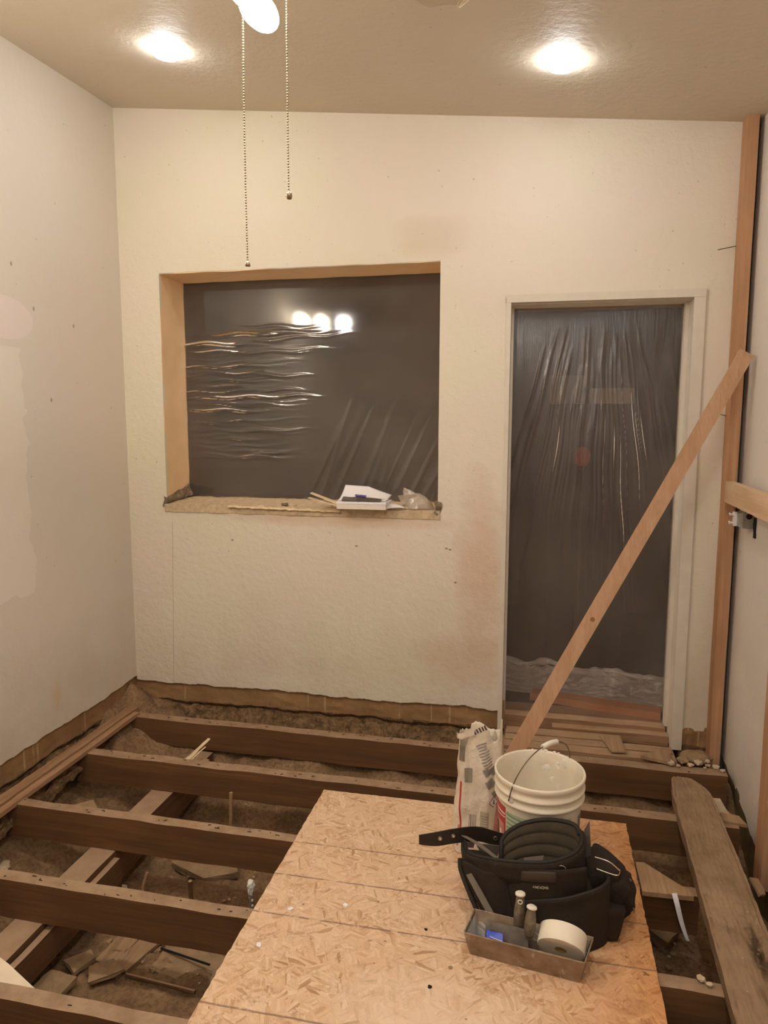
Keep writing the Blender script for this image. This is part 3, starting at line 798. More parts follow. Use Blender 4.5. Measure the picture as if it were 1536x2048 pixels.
for i in range(4): bm.faces.new((lo[i], lo[(i+1) % 4], hi[(i+1) % 4], hi[i]))
tag(link_mesh('wood_scrap', bm, M_scrapwood), 'triangular wood scrap at the right foot of the doorway', 'scrap')
ob = thing('orange_board', 'orange-toned board lying on the door sill under the plastic film', 'board', (.345, 3.90, .041), -.208)
link_mesh('timber', bevel(box(-.36, .315, -.045, .045, 0, .038, (1, 1, 1)), .003), M_redwood, ob)

# ------------------------------------------------------------------ plastic films
def ridge(t, w): return math.exp(-(t/w)**2)
random.seed(3)
hw = [(random.uniform(-1.92, -1.5), random.uniform(1.35, 2.1), random.uniform(.08, .30), random.uniform(.004, .008), random.uniform(-.06, .06)) for _ in range(80)]
dg = [(random.uniform(-1.35, -.5), random.uniform(.25, .55), random.uniform(.008, .035), random.uniform(.5, 1.)) for _ in range(17)]
def winfilm(u, v):
    x = WX0-.004+(WX1-WX0+.008)*u; z = WZ0-.01+(WZ1-WZ0+.02)*v
    d = 0
    for cx, cz, lx, wz, sl in hw:
        if abs(z-cz) < .05: d += .0055*math.exp(-((x-cx)/lx)**2)*ridge(z-cz-sl*(x-cx)-.006*sin(x*22+cz*40), wz)
    for cx, sl, ww, am in dg:
        xc = cx+(z-1.13)*sl
        if abs(x-xc) < .08: d += .0055*am*ridge(x-xc, ww)*max(0, min(1, (1.75-z)/.35))
    d += .005*nz((x, 0, z), 1.6, 3)
    return (x, YW-.004-d, z)
wf = link_mesh('plastic_film', sheet(winfilm, 260, 240), M_film, smooth=True)
tag(wf, 'clear plastic film stretched over the square window opening, reflecting lamps', 'plastic sheet')
random.seed(5)
fold = [(random.gauss(.28, .17), random.uniform(1.5, 2.0), random.uniform(.003, .009), random.uniform(.35, 1.0), random.uniform(.9, 1.55)) for _ in range(72)]
def doorfilm(u, v):
    x = DX0+(DX1-DX0)*u; z = .045+(DZ1-.045)*v
    d = 0; ax, az = .27, 3.0      # folds fan out from a point above the head
    for fx, zt, ww, am, zb in fold:
        xc = ax+(fx-ax)*(az-z)/(az-1.5)
        if abs(x-xc) < .04 and zb-.4 < z < zt+.05:
            k = max(0, min(1, (zt+.05-z)/.12))*max(0, min(1, (z-zb+.4)/.4))
            d += .006*am*k*ridge(x-xc-.004*sin(z*13+fx*20), ww)
    d += .010*nz((x, 0, z), 1.6, 6)+.002*nz((x*3, 0, z*.6), 6, 7)*(1 if z < 2 else max(0, (DZ1-z)/.13))
    return (x, YB+.165-d, z)
df = thing('plastic_film', 'clear plastic film hung over the tall doorway, folded and weighed down at the sill', 'plastic sheet', (0, 0, 0))
link_mesh('film_sheet', sheet(doorfilm, 220, 300), M_film_door, df, smooth=True)
def skirt(u, v):
    x = DX0-.05+(DX1-DX0+.2)*u; z = .045+.105*v+.04*nz((x, 0, 0), 7, 3)*v+.030*nz((x, v*3, 1), 16, 3)*v
    y = 3.96-.19*(x-.3)+.20*v+.022*nz((x, v*1.5, 0), 7, 2)+.012*nz((x, v*2, 1), 22, 4)
    return (x, y, z)
link_mesh('crumpled_hem', sheet(skirt, 110, 26), M_film_crumple, df)
def hem(u, v):
    x = DX0-.04+(DX1-DX0+.18)*u; a = v*2*pi
    rr = .012+.030*abs(nz((x, 0, 0), 11, 4)); zc_ = .158+.035*nz((x, 3, 0), 6)
    return (x, 4.16-.19*(x-.3)+rr*cos(a)+.01*nz((x, v, 0), 20), zc_+rr*sin(a)+.006*nz((x, v, 2), 25))
link_mesh('rolled_hem', sheet(hem, 120, 8), M_hem, df)
# dim things stored in the dark room
t = thing('storage_carton', 'pale carton dimly seen high behind the door film, on a dark stand', 'carton', (.39, 4.35, 1.67))
link_mesh('carton', bevel(box(-.12, .12, -.03, .10, 0, .085), .004), plain('carton_card', L(128, 112, 98), .8), t)
link_mesh('carton', bevel(box(-.34, -.15, .0, .12, 0, .16), .004), plain('carton_card2', L(96, 80, 68), .8), t)
link_mesh('stand', box(-.33, .11, .0, .11, -1.625, -.001), M_hole, t)
t2 = thing('red_cushion', 'dull red round object glimpsed through the door film', 'cushion', (.235, 4.27, .04))
bm = bmesh.new(); bmesh.ops.create_icosphere(bm, subdivisions=3, radius=.048)
bmesh.ops.transform(bm, matrix=Matrix.Translation((0, 0, 1.33)) @ Matrix.Diagonal((1, .6, 1.2, 1)), verts=bm.verts[:])
link_mesh('pad', bm, plain('red_cloth', L(150, 58, 46), .8), t2, smooth=True)
link_mesh('pole', tube([(0, 0, 0), (0, 0, 1.28)], .012), M_dark_room, t2)

# ------------------------------------------------------------------ ceiling lights and fan
def downlight(x, y, label, lens=None):
    z = zc(x, y)
    nrm = Vector((.102, -.05, 1)).normalized()
    t = thing('recessed_light', label, 'ceiling light', (x, y, z)); t.rotation_euler = Vector((0, 0, 1)).rotation_difference(nrm).to_euler()
    t['group'] = 'recessed ceiling lights'
    link_mesh('trim_ring', lathe([(.066, -.0012), (.070, -.0022), (.076, -.002), (.080, -.0004)], 40), M_white_metal, t, smooth=True)
    link_mesh('lens', lathe([(.0, -.040), (.024, -.038), (.044, -.031), (.058, -.019), (.066, -.001)], 40), lens or M_led, t, smooth=True)
    return t
downlight(-1.535, 2.91, 'bright recessed light in the ceiling, upper left')
downlight(.04, 2.99, 'bright recessed light in the ceiling, upper right')
for q, (x, y) in enumerate(((-1.53, 1.35), (.04, 1.35), (.04, -.3), (.04, -1.9))):  # unseen ceiling lamps added as fill to lift the lower wall
    downlight(x, y, ('added unseen fill light in the ceiling above and left of the viewer', 'added unseen fill light in the ceiling above and right of the viewer', 'added unseen fill light in the ceiling just behind the viewer', 'added unseen fill light in the ceiling at the room end behind the viewer')[q], M_led_fill)

fx, fy = -.575, 1.18
fan = thing('ceiling_fan', 'white ceiling fan with glowing bulbs and two pull chains', 'ceiling fan', (fx, fy, 2.175))
zt = zc(fx, fy)-2.175
link_mesh('canopy', lathe([(0, zt-.005), (.07, zt-.005), (.065, zt-.05), (.02, zt-.07), (0, zt-.07)], 32), M_fanbody, fan, smooth=True)
link_mesh('downrod', lathe([(.0, zt-.06), (.011, zt-.06), (.011, .46), (0, .46)], 16), M_fanbody, fan, smooth=True)
link_mesh('motor_housing', lathe([(0, .48), (.05, .48), (.11, .45), (.12, .39), (.10, .34), (.05, .20), (0, .20)], 40), M_fanbody, fan, smooth=True)
link_mesh('light_kit', lathe([(0, .20), (.045, .20), (.055, .15), (.04, .10), (.015, .085), (0, .085)], 32), M_fanbody, fan, smooth=True)
for k in range(4):
    a = rad(62.7)+k*2*pi/4
    R_ = Matrix.Rotation(a, 4, 'Z')
    def bl(u, v, top_=0):
        r_ = .17+.60*u; wd = (.055+.02*u)*(1 if u < .93 else math.sqrt(max(0.02, 1-((u-.93)/.07)**2)))
        return R_ @ Vector((r_, (v-.5)*2*wd, .385+.02*(v-.5)))
    link_mesh('fan_blade', sheet(bl, 24, 6, .006), M_blade, fan)
    link_mesh('blade_arm', tube([R_ @ Vector((.09, 0, .38)), R_ @ Vector((.14, 0, .375)), R_ @ Vector((.22, 0, .38))], .009, 8), M_fanbody, fan)
for k, a in enumerate((rad(10), rad(-72))):
    dx, dy = cos(a), sin(a)
    arm = link_mesh('lamp_arm', tube([(0, 0, .13), (dx*.04, dy*.04, .12), (dx*.065, dy*.065, .10)], .009, 8), M_fanbody, fan)
    link_mesh('socket', tube([(dx*.055, dy*.055, .11), (dx*.085, dy*.085, .08)], .017, 12), M_fanbody, arm)
    bm = bmesh.new(); bmesh.ops.create_uvsphere(bm, u_segments=20, v_segments=14, radius=.0255)
    q = Vector((dx, dy, -.95)).normalized()
    bmesh.ops.transform(bm, matrix=Matrix.Translation(Vector((dx*.085, dy*.085, .08))+q*.035) @ Vector((0, 0, 1)).rotation_difference(q).to_matrix().to_4x4() @ Matrix.Diagonal((1, 1, 1.5, 1)), verts=bm.verts[:])
    link_mesh('bulb', bm, M_bulb, fan, smooth=True)
def chain(x, y, z0, z1, knob):
    bm = bmesh.new(); z = z0
    while z > z1:
        bmesh.ops.create_icosphere(bm, subdivisions=1, radius=.00185, matrix=Matrix.Translation((x+.001*sin(z*9), y, z))); z -= .0044
    c = link_mesh('pull_chain', bm, M_chain, fan, smooth=True)
    if knob: link_mesh('chain_ball', lathe([(0, z1+.004), (.0045, z1+.001), (.0052, z1-.004), (.004, z1-.009), (0, z1-.0105)], 12, None, x, y), M_chain, c, smooth=True)
    else: link_mesh('chain_bell', lathe([(0, z1+.003), (.002, z1+.002), (.0045, z1-.004), (.0045, z1-.007), (0, z1-.007)], 12, None, x, y), M_chain, c, smooth=True)
chain(-.495-fx, 1.2-fy, .12, 1.838-2.175, False)
chain(-.419-fx, 1.2-fy, .12, 1.945-2.175, True)
link_mesh('chain_switch', tube([(-.495-fx, 1.2-fy, .14), (-.495-fx, 1.2-fy, .11)], .005, 8), M_fanbody, fan)
link_mesh('chain_switch', tube([(-.03, .0, .14), (-.419-fx, 1.2-fy, .125)], .005, 8), M_fanbody, fan)

# three bare bulbs on a bar, on the left wall behind the viewer (mirrored in the window film)
vb = thing('hanging_lamp_bar', 'three-bulb lamp bar hanging left outside the view, mirrored in the window film', 'pendant light', (-1.85, 1.50, 2.45))
link_mesh('bar', bevel(box(-.30, .30, -.015, .015, .065, .085), .004), M_fanbody, vb)
for xx in (-.2, .2): link_mesh('hanger', tube([(xx, 0, .08), (xx, 0, zc(-1.85+xx, 1.5)-2.45)], .004), M_fanbody, vb)
M_cool = emit('cool_bulb_glow', (1.0, .95, .9), 20)
M_warm = emit('warm_bulb_glow', BULB_COL, 22)
for k, (yy, mm) in enumerate(((-.24, M_warm), (-.06, M_warm), (.15, M_cool))):
    bm = bmesh.new(); bmesh.ops.create_uvsphere(bm, u_segments=20, v_segments=12, radius=.07, matrix=Matrix.Translation((yy, 0, -.01)))
    link_mesh('bulb', bm, mm, vb, smooth=True)
    link_mesh('socket', tube([(yy, 0, .045), (yy, 0, .068)], .02, 12), M_fanbody, vb)
# ------------------------------------------------------------------ paper bag of compound
bx, by = -.186, 2.515
bag = thing('paper_bag', 'tall torn-open white paper bag of dry compound with red and grey print, beside the bucket', 'bag', (bx, by, .0125), rad(12))
def bagS(th, z, off=0):
    k = z/.47
    a = .086-.006*k+.004*sin(k*5); b = .056-.018*k**2
    c, s = cos(th), sin(th)
    e = .55
    x = a*math.copysign(abs(c)**e, c); y = b*math.copysign(abs(s)**e, s)
    if s < 0: y += -.016*math.exp(-((x-.018*(1-k)-.01)/.016)**2)*min(1, k*2)*(1-.3*k)+.012*math.exp(-((x+.045)/.014)**2)*k
    n_ = Vector((c, s, 0))
    q = Vector((x, y, z))
    d = .007*nz(q, 9, 3)+.004*nz(q, 24, 4)
    lean = Vector((.012*k, .02*k*k, 0))
    return q+lean+n_*(d+off)
def bagX(x, z, off):
    k = z/.47; a = .086-.006*k+.004*sin(k*5)
    q = min(.9999, (abs(x)/a))**(1/.55)
    return bagS(rad(-90)+math.copysign(math.asin(q), x), z, off)
def bag_top(th):
    s = (math.degrees(th)+90) % 360
    if s > 180: s -= 360
    t_ = .430+.062*math.exp(-((s-50)/9)**4)+.060*math.exp(-((s+8)/14)**4)-.055*math.exp(-((s+58)/26)**4)-.012*math.exp(-((s-22)/8)**2)
    return t_+.008*nz((cos(th)*2, sin(th)*2, 0), 5, 6)+.005*nz((cos(th)*2, sin(th)*2, 1), 22, 6)
bm = sheet(lambda u, v: bagS(u*2*pi, v*bag_top(u*2*pi)), 120, 50, .0015)
bmesh.ops.remove_doubles(bm, verts=bm.verts[:], dist=.0002)
link_mesh('paper_sack', bm, M_paper, bag, smooth=True)
link_mesh('bag_base', sheet(lambda u, v: bagS(u*2*pi, .003)*Vector((v, v, 1)) if False else (bagS(u*2*pi, .003).x*v, bagS(u*2*pi, .003).y*v, .001), 60, 2), M_paper, bag)
link_mesh('compound', sheet(lambda u, v: (bagS(u*2*pi, .33).x*v*.96, bagS(u*2*pi, .33).y*v*.96, .33+.015*(1-v)), 60, 6), M_paint, bag)
link_mesh('inner_liner', sheet(lambda u, v: bagS(rad(-100)+u*rad(70), .36+.075*v+.01*nz((u*4, 0, 0), 3), -.014-.01*v), 20, 8, .001), M_paper, bag, smooth=True)
link_mesh('torn_flap', sheet(lambda u, v: bagX(-.030-.058*v, .474-.010*u*0-.040*v-.030*u*(1-v*.7), .004+.012*sin(v*pi)).lerp(bagX(-.030-.058*v, .474-.040*v-.030*u, .02), .3)+Vector((0, 0, .003*nz((u*3, v*4, 1), 2))), 10, 12), M_paper, bag, smooth=True)
link_mesh('opening_shade_patch', sheet(lambda u, v: bagS(rad(-160)+u*rad(60), .30+.10*v, .002)*Vector((1, 1, 1)) if False else bagS(rad(-163)+u*rad(34), .345+.055*v, .0018), 10, 8), plain('opening_shade_grey', L(120, 108, 92), .85, .25, 40), bag)  # grey patch on the sack paints the dark opening below the flap
link_mesh('torn_corner', sheet(lambda u, v: Vector((.050+.030*u*(1-v*.75), -.012+.01*u, .385+.068*v+.004*nz((u*4, v*4, 3), 2))), 8, 10, .0012), M_paper, bag, smooth=True)
def tilted(name, cx, cz, w_, h_, ang, m, off=.0018, n=(6, 3)):
    c, s = cos(rad(ang)), sin(rad(ang))
    return link_mesh(name, sheet(lambda u, v: bagX(cx+(u-.5)*w_*c-(v-.5)*h_*s, cz+(u-.5)*w_*s+(v-.5)*h_*c, off), *n), m, bag)
def bprint(name, s0, s1, z0, z1, m, rot=0, off=.0018, n=(8, 8), lab=None):
    def f(u, v):
        zz = z0+(z1-z0)*v; ss = s0+(s1-s0)*u+rot*(zz-z0)
        return bagX(ss*.083, zz, off)
    o = link_mesh(name, sheet(f, *n), m, bag); return o
bprint('printed_panel', -.74, -.42, .270, .322, M_ink)
bprint('printed_panel', -.70, -.46, .276, .316, plain('greenish_print', L(150, 142, 118), .7, .1), off=.002)
bprint('red_stripe', -.90, -.84, .10, .27, M_red, rot=-.2, n=(3, 20))
bprint('red_stripe', -.98, -.92, .03, .11, M_redpale, n=(3, 10))
bprint('red_field', .50, .99, .02, .20, M_redpale, n=(12, 16), rot=.9)

bprint('green_field', -.02, .34, .06, .17, plain('print_sage', L(178, 166, 138), .8, .06), n=(8, 10))
for k in range(9): bprint('text_line', .02, .30, .075+k*.0095, .0778+k*.0095, M_ink, off=.0022, n=(8, 1))
for k in range(9): tilted('text_line', -.006+.0035*k, .410-k*.0095, .040-.004*(k % 3), .0045, 28, M_ink, n=(8, 1))
for cx_, cz_, ww_, hh_ in ((.046, .318, .034, .030), (.016, .312, .022, .026), (.030, .272, .030, .030), (.062, .285, .022, .028), (.050, .236, .026, .020)): tilted('printed_panel', cx_, cz_, ww_, hh_, 30, M_ink)
for k in range(5): tilted('title_letter', -.030+.009*k, .452+.005*k, .0055, .018-.003*(k % 2), 28, M_inkd, n=(1, 3))
for k in range(6): bprint('bar_code', -.50+k*.055, -.485+k*.055+.01*(k % 2), .085, .155, M_inkd if k < 2 else M_ink, n=(1, 8), off=.0018)
for k in range(5): bprint('text_line', -.47+.02*k, -.2, .075-.0*k-.0075*k, .0775-.0075*k, M_inkd, n=(6, 1))
bprint('dark_logo', -.58, -.25, .03, .062, M_inkd, rot=2)
def diamond(sc_, cz, r_, m, off):
    def f(u, v):
        a = (u-.5)*2; b = (v-.5)*2
        ss = (a-b)*.5*r_/.10; zz = (a+b)*.5*r_
        return bagX((sc_+ss)*.083, cz+zz, off)
    return link_mesh('hazard_diamond', sheet(f, 4, 4), m, bag)
diamond(.52, .205, .021, M_red, .0022); diamond(.52, .205, .018, M_sheet, .0028)
bprint('hazard_mark', .49, .56, .196, .203, M_inkd, off=.0034, n=(2, 2)); bprint('hazard_mark', .50, .54, .203, .215, M_inkd, off=.0034, n=(2, 2))

# ------------------------------------------------------------------ bucket
kx, ky = .030, 2.412
bk = thing('bucket', 'white plastic bucket with a wire handle and dried compound inside', 'bucket', (kx, ky, .0130))
prof = [(0, .004), (.122, .004), (.128, 0), (.131, .003), (.133, .03), (.1405, .285), (.1415, .290), (.150, .292), (.1515, .296), (.1515, .301), (.1455, .305), (.1465, .322), (.1515, .325), (.1525, .329), (.1525, .333), (.1465, .337), (.147, .352), (.1505, .356), (.1525, .362), (.1535, .370), (.1515, .3755), (.1475, .3755), (.1450, .371),
        (.1430, .33), (.1385, .28), (.127, .012), (.12, .009), (0, .009)]
link_mesh('pail', lathe(prof, 96), M_bucket, bk, smooth=True)
def bkS(ph, z, off): # ph from the front, degrees
    r_ = .133+(.1405-.133)*(z-.03)/.255+off; a = rad(-90+ph); return Vector((r_*cos(a), r_*sin(a), z))
def bkdec(name, p0, p1, z0, z1, m, off=.0006, slope=0, n=(16, 4)):
    return link_mesh(name, sheet(lambda u, v: bkS(p0+(p1-p0)*u, z0+(z1-z0)*v+slope*u, off), *n), m, bk)
bkdec('label_field', -92, -51, .02, .272, M_red)
bkdec('label_stripe', -90, -52, .243, .249, M_handle, .0011); bkdec('label_stripe', -90, -52, .225, .229, M_handle, .0011, .008)
bkdec('label_badge', -86, -55, .09, .210, M_redpale, .0010)
for k, (a, b, z0, z1) in enumerate(((-84, -79, .12, .195), (-76, -71, .12, .195), (-84, -71, .190, .198), (-67, -62, .12, .18), (-67, -58, .150, .158))): bkdec('label_letter', a, b, z0, z1, M_inkd if k < 3 else M_handle, .0015, n=(4, 2))
bkdec('label_field', -49, 48, .02, .262, M_green)
for k in range(7): bkdec('label_line', -49, 40, .252-k*.0075, .2542-k*.0075-(.0008 if k % 2 else -.0008), M_greend if k % 2 == 0 else M_handle, .0010, -.012)
bkdec('label_field', 66, 88, .05, .252, M_ink, .0006)
# dried compound inside and crumbs on the rim
random.seed(11)
bm = bmesh.new()
for k in range(34):
    a = rad(random.uniform(20, 130)); z = random.uniform(.18, .345); r_ = .127+(z-.012)*.054
    p = Vector((r_*cos(a), r_*sin(a), z)); s = random.uniform(.004, .016)
    bmesh.ops.create_icosphere(bm, subdivisions=2, radius=s, matrix=Matrix.Translation(p) @ Matrix.Rotation(a, 4, 'Z') @ Matrix.Diagonal((.18, .7+random.random(), .7+1.6*random.random(), 1)))
for v in bm.verts: v.co += Vector((nz(v.co, 60), nz(v.co, 60, 3), nz(v.co, 60, 5)))*.003
o = link_mesh('dried_compound', bm, M_paint, bk); o['kind'] = 'stuff'
bm = bmesh.new()
for a, s in ((82, .006), (88, .004), (70, .005), (100, .003), (64, .004)):
    bmesh.ops.create_icosphere(bm, subdivisions=2, radius=s, matrix=Matrix.Translation((.150*cos(rad(a)), .150*sin(rad(a)), .3765)) @ Matrix.Diagonal((1.3, 1, .6, 1)))
o = link_mesh('rim_crumbs', bm, M_paint, bk); o['kind'] = 'stuff'
ax = rad(231); p1 = Vector((cos(ax), sin(ax), 0))*.157; tilt = Vector((.20*cos(rad(-39)), .20*sin(rad(-39)), .98)).normalized()
arc = []
for k in range(33):
    t_ = pi*k/32; arc.append(p1*cos(t_)+tilt*(.168*sin(t_)**.85)+Vector((0, 0, .314)))
hd = link_mesh('wire_handle', tube(arc, .0022, 8), M_wire, bk, smooth=True)
link_mesh('hand_grip', tube([arc[i] for i in range(14, 20)], .0085, 14), M_handle, hd)
for s in (1, -1):
    lug = lathe([(0, 0), (.011, 0), (.011, .004), (.006, .007), (0, .007)], 16)
    bmesh.ops.transform(lug, matrix=Matrix.Translation(p1*s*.92+Vector((0, 0, .314))) @ Matrix.Rotation(ax+(0 if s > 0 else pi), 4, 'Z') @ Matrix.Rotation(pi/2, 4, 'Y'), verts=lug.verts[:])
    link_mesh('handle_lug', lug, M_bucket, bk)

# ------------------------------------------------------------------ tool belt
tbx, tby = .05, 2.16
tbl = thing('tool_belt', 'black nylon tool belt with padded waistband and pouches, heaped on the strand board', 'tool belt', (0, 0, 0))
Z0 = .0125
# leather belt with grommets: tongue sticking out to the left, then along the back
bp = [(-.352, 2.195, .228), (-.30, 2.205, .238), (-.235, 2.225, .248), (-.17, 2.25, .248), (-.115, 2.265, .232), (-.07, 2.268, .222), (-.03, 2.262, .222)]
belt = link_mesh('belt', band(bp, [.030, .044, .047, .047, .047, .047, .047], .004, down=[(.05, -.12, -1)]*7, seg=3), M_leather, tbl)
P_ = spline(bp, 8)
for i in (10, 15, 33, 41):
    p = P_[i]; d = (P_[i+1]-P_[i-1]).normalized(); nn = Vector((d.y, -d.x, .12)).normalized()
    g_ = lathe([(.0030, .0), (.0036, .0022), (.0062, .0022), (.0074, 0)], 20)
    bmesh.ops.transform(g_, matrix=Matrix.Translation(p+Vector((.001, -.004, -.022))+nn*.0035) @ Vector((0, 0, 1)).rotation_difference(nn).to_matrix().to_4x4(), verts=g_.verts[:])
    link_mesh('grommet', g_, M_brass, tbl)
    bm = bmesh.new(); bmesh.ops.create_cone(bm, cap_ends=True, segments=14, radius1=.0034, radius2=.0034, depth=.001)
    bmesh.ops.transform(bm, matrix=Matrix.Translation(p+Vector((.001, -.004, -.022))+nn*.0042) @ Vector((0, 0, 1)).rotation_difference(nn).to_matrix().to_4x4(), verts=bm.verts[:])
    link_mesh('grommet_hole', bm, M_carton if i < 20 else M_hole, tbl)
# padded waistband ring, front part
front = [(-.205, 2.225, .205), (-.185, 2.165, .205), (-.12, 2.115, .225), (-.03, 2.085, .245), (.06, 2.085, .258), (.13, 2.12, .270), (.160, 2.17, .284), (.155, 2.215, .295)]
link_mesh('waistband', band(front, [.03, .04, .05, .06, .065, .07, .09, .10], .012, seg=4), M_black, tbl, smooth=True)
link_mesh('waistband_binding', tube(spline([Vector(p)+Vector((0, 0, .001)) for p in front], 8), .0062, 8), M_binding, tbl, smooth=True)
# back pad with stitched ribs
backp = [(.156, 2.205, .288), (.142, 2.235, .298), (.10, 2.246, .302), (.04, 2.246, .298), (-.02, 2.238, .282), (-.065, 2.225, .256), (-.085, 2.210, .232)]
BPs = spline(backp, 10)
def padf(u, v):
    i = u*(len(BPs)-1); a = int(i); b = min(a+1, len(BPs)-1); p = BPs[a].lerp(BPs[b], i-a)
    h = .150-.05*u
    rib = .006*abs(sin(v*pi*4))**.6
    return p+Vector((0, -rib-.004-.055*v, -h*v))
link_mesh('back_pad', sheet(padf, 60, 40, .010), M_black2, tbl, smooth=True)
link_mesh('pad_binding', tube([padf(k/60, 0)+Vector((0, .003, .001)) for k in range(61)]+[padf(1, k/10)+Vector((0, 0, 0)) for k in range(1, 11)], .0075, 8), M_binding, tbl, smooth=True)
# grey webbing across the left of the ring
link_mesh('grey_strap', band([(-.212, 2.195, .245), (-.17, 2.175, .238), (-.13, 2.15, .228), (-.085, 2.13, .208), (-.07, 2.12, .20)], [.020, .022, .020, .016, .006], .003, down=[(.9, .4, -.35)]*5), M_greyweb, tbl)
link_mesh('tan_patch', hexa([(-.155, 2.235, .172), (-.10, 2.235, .160), (-.10, 2.24, .160), (-.155, 2.24, .172), (-.17, 2.235, .198), (-.09, 2.235, .196), (-.09, 2.24, .196), (-.17, 2.24, .198)], (8, 1, 4), amp=.004, scale=20), M_purple, tbl)
link_mesh('inner_tab', hexa([(-.02, 2.13, .20), (.04, 2.12, .213), (.04, 2.125, .213), (-.02, 2.135, .20), (-.012, 2.145, .222), (.046, 2.14, .240), (.046, 2.145, .24), (-.012, 2.15, .222)], (4, 1, 4), amp=.002), M_purple, tbl)
def soft(name, c8_, n, m, bulge=.25, amp=.006, scale=14, seed=0, sub=False, parent=None):
    o = link_mesh(name, hexa(c8_, n, bulge=bulge, amp=amp, scale=scale, seed=seed), m, parent or tbl, smooth=True); return o
# panel behind the front pouch
def front_panel(u, v):
    x = -.10+.27*u; y = 2.074+.05*abs(2*u-1.05)**2.2-.016*v
    zt_ = .222+.035*u-.02*(2*u-1)**2
    return Vector((x, y+.003*nz((x*8, v*3, 0), 2), zt_*(1-v)+.06*v))
link_mesh('front_panel', sheet(front_panel, 40, 14, .008), M_black, tbl, smooth=True)
link_mesh('panel_flap', sheet(lambda u, v: front_panel(.30+.38*u, .02+.18*v)+Vector((0, -.007-.004*sin(v*3), 0)), 12, 6, .003), plain('flap_nylon', L(58, 44, 30), .7, .1), tbl, smooth=True)
# stitched logo lettering on the front panel
lb = bmesh.new()
glyph = {'A': [((0, 0), (.5, 1)), ((.5, 1), (1, 0)), ((.25, .4), (.75, .4))], 'W': [((0, 1), (.25, 0)), ((.25, 0), (.5, .8)), ((.5, .8), (.75, 0)), ((.75, 0), (1, 1))],
         'E': [((0, 0), (0, 1)), ((0, 0), (1, 0)), ((0, .5), (.8, .5)), ((0, 1), (1, 1))], 'S': [((1, 1), (0, .9)), ((0, .9), (0, .55)), ((0, .55), (1, .45)), ((1, .45), (1, .1)), ((1, .1), (0, 0))],
         'O': [((0, 0), (0, 1)), ((0, 1), (1, 1)), ((1, 1), (1, 0)), ((1, 0), (0, 0))], 'M': [((0, 0), (0, 1)), ((0, 1), (.5, .3)), ((.5, .3), (1, 1)), ((1, 1), (1, 0))]}
def fp_pt(x, z):
    u = (x+.10)/.27; zt_ = .222+.035*u-.02*(2*u-1)**2; v = (zt_-z)/(zt_-.06)
    return front_panel(u, v)+Vector((0, -.0095, 0))
for k, ch in enumerate('AWEWOMS'):
    for (a, b), (c, d_) in glyph[ch]:
        x0 = .016+k*.0066; hh = .0064+.0006*(k > 3); zz = .184+.0006*k
        tube([fp_pt(x0+a*.0050, zz+b*hh), fp_pt(x0+c*.0050, zz+d_*hh)], .0007, 4, lb)
link_mesh('stitched_logo', lb, plain('logo_thread', L(176, 160, 134), .7, .05), tbl)
# big open front pouch
def pouch(u, v):
    a = pi*(1.06-1.12*u) ; a = -a
    rx = .150+.012*v; ry = .085+.02*v
    x = .088+rx*cos(a)*(1-.06*v); y = 2.135+ry*sin(a)
    zt_ = .150+.045*(x-.08)/.15+.012*sin(u*pi*1)-.03*math.exp(-((u-.02)/.1)**2)
    z = zt_*(1-v)+(Z0+.001)*v
    return Vector((x, y, z))+Vector((0, 1, 0))*.006*nz((x, z, 0), 16, 3)
link_mesh('front_pouch', sheet(pouch, 60, 24, .006), M_black, tbl, smooth=True)
link_mesh('pouch_binding', tube([pouch(k/60, 0) for k in range(61)], .0058, 8), M_binding, tbl, smooth=True)
link_mesh('pouch_lining', sheet(lambda u, v: pouch(u, .30)*(1-v)+Vector((.088, 2.13, .08))*v, 40, 4), M_binding, tbl)
soft('pouch_back', ((-.05, 2.10, Z0), (.22, 2.10, Z0), (.22, 2.20, Z0), (-.05, 2.20, Z0), (-.05, 2.10, .13), (.20, 2.10, .16), (.20, 2.18, .19), (-.05, 2.18, .17)), (16, 8, 10), M_black, .2, .008, 12, 4)
# left side pouch, slumped
soft('side_pouch', ((-.115, 2.075, Z0), (-.02, 2.045, Z0), (.0, 2.17, Z0), (-.11, 2.19, Z0), (-.212, 2.165, .182), (-.07, 2.090, .215), (-.03, 2.17, .20), (-.205, 2.225, .19)), (18, 12, 18), M_black, .10, .010, 13, 9)
soft('inner_fold', ((-.09, 2.10, .03), (.14, 2.10, .03), (.14, 2.22, .03), (-.08, 2.22, .03), (-.14, 2.13, .17), (.13, 2.11, .20), (.14, 2.20, .19), (-.11, 2.21, .165)), (16, 10, 10), M_black2, .25, .008, 12, 33)
link_mesh('pouch_binding', tube(spline([(-.212, 2.160, .186), (-.208, 2.148, .155), (-.180, 2.118, .108), (-.148, 2.090, .062), (-.120, 2.070, .030), (-.10, 2.060, .018)], 8), .008, 8), M_binding, tbl, smooth=True)
link_mesh('side_panel', sheet(lambda u, v: Vector((-.210+.112*u**1.3, 2.155-.095*u, .184-.166*u)).lerp(Vector((-.07+.03*u, 2.085-.02*u, .20-.185*u)), v)+Vector((0, -.010*sin(v*pi), .004*sin(v*9))), 20, 12, .006), M_black, tbl, smooth=True)
link_mesh('grey_strap', band([(-.188, 2.106, .168), (-.155, 2.082, .128), (-.122, 2.057, .090), (-.098, 2.040, .062)], [.016, .018, .018, .018], .003, down=[(1, .10, .45)]*4), M_greyweb, tbl)
link_mesh('velcro_tab', hexa([(-.095, 2.05, .062), (-.062, 2.045, .062), (-.062, 2.055, .062), (-.095, 2.06, .062), (-.11, 2.052, .088), (-.07, 2.047, .085), (-.07, 2.057, .085), (-.11, 2.062, .088)], (4, 1, 3), amp=.002), M_purple, tbl)
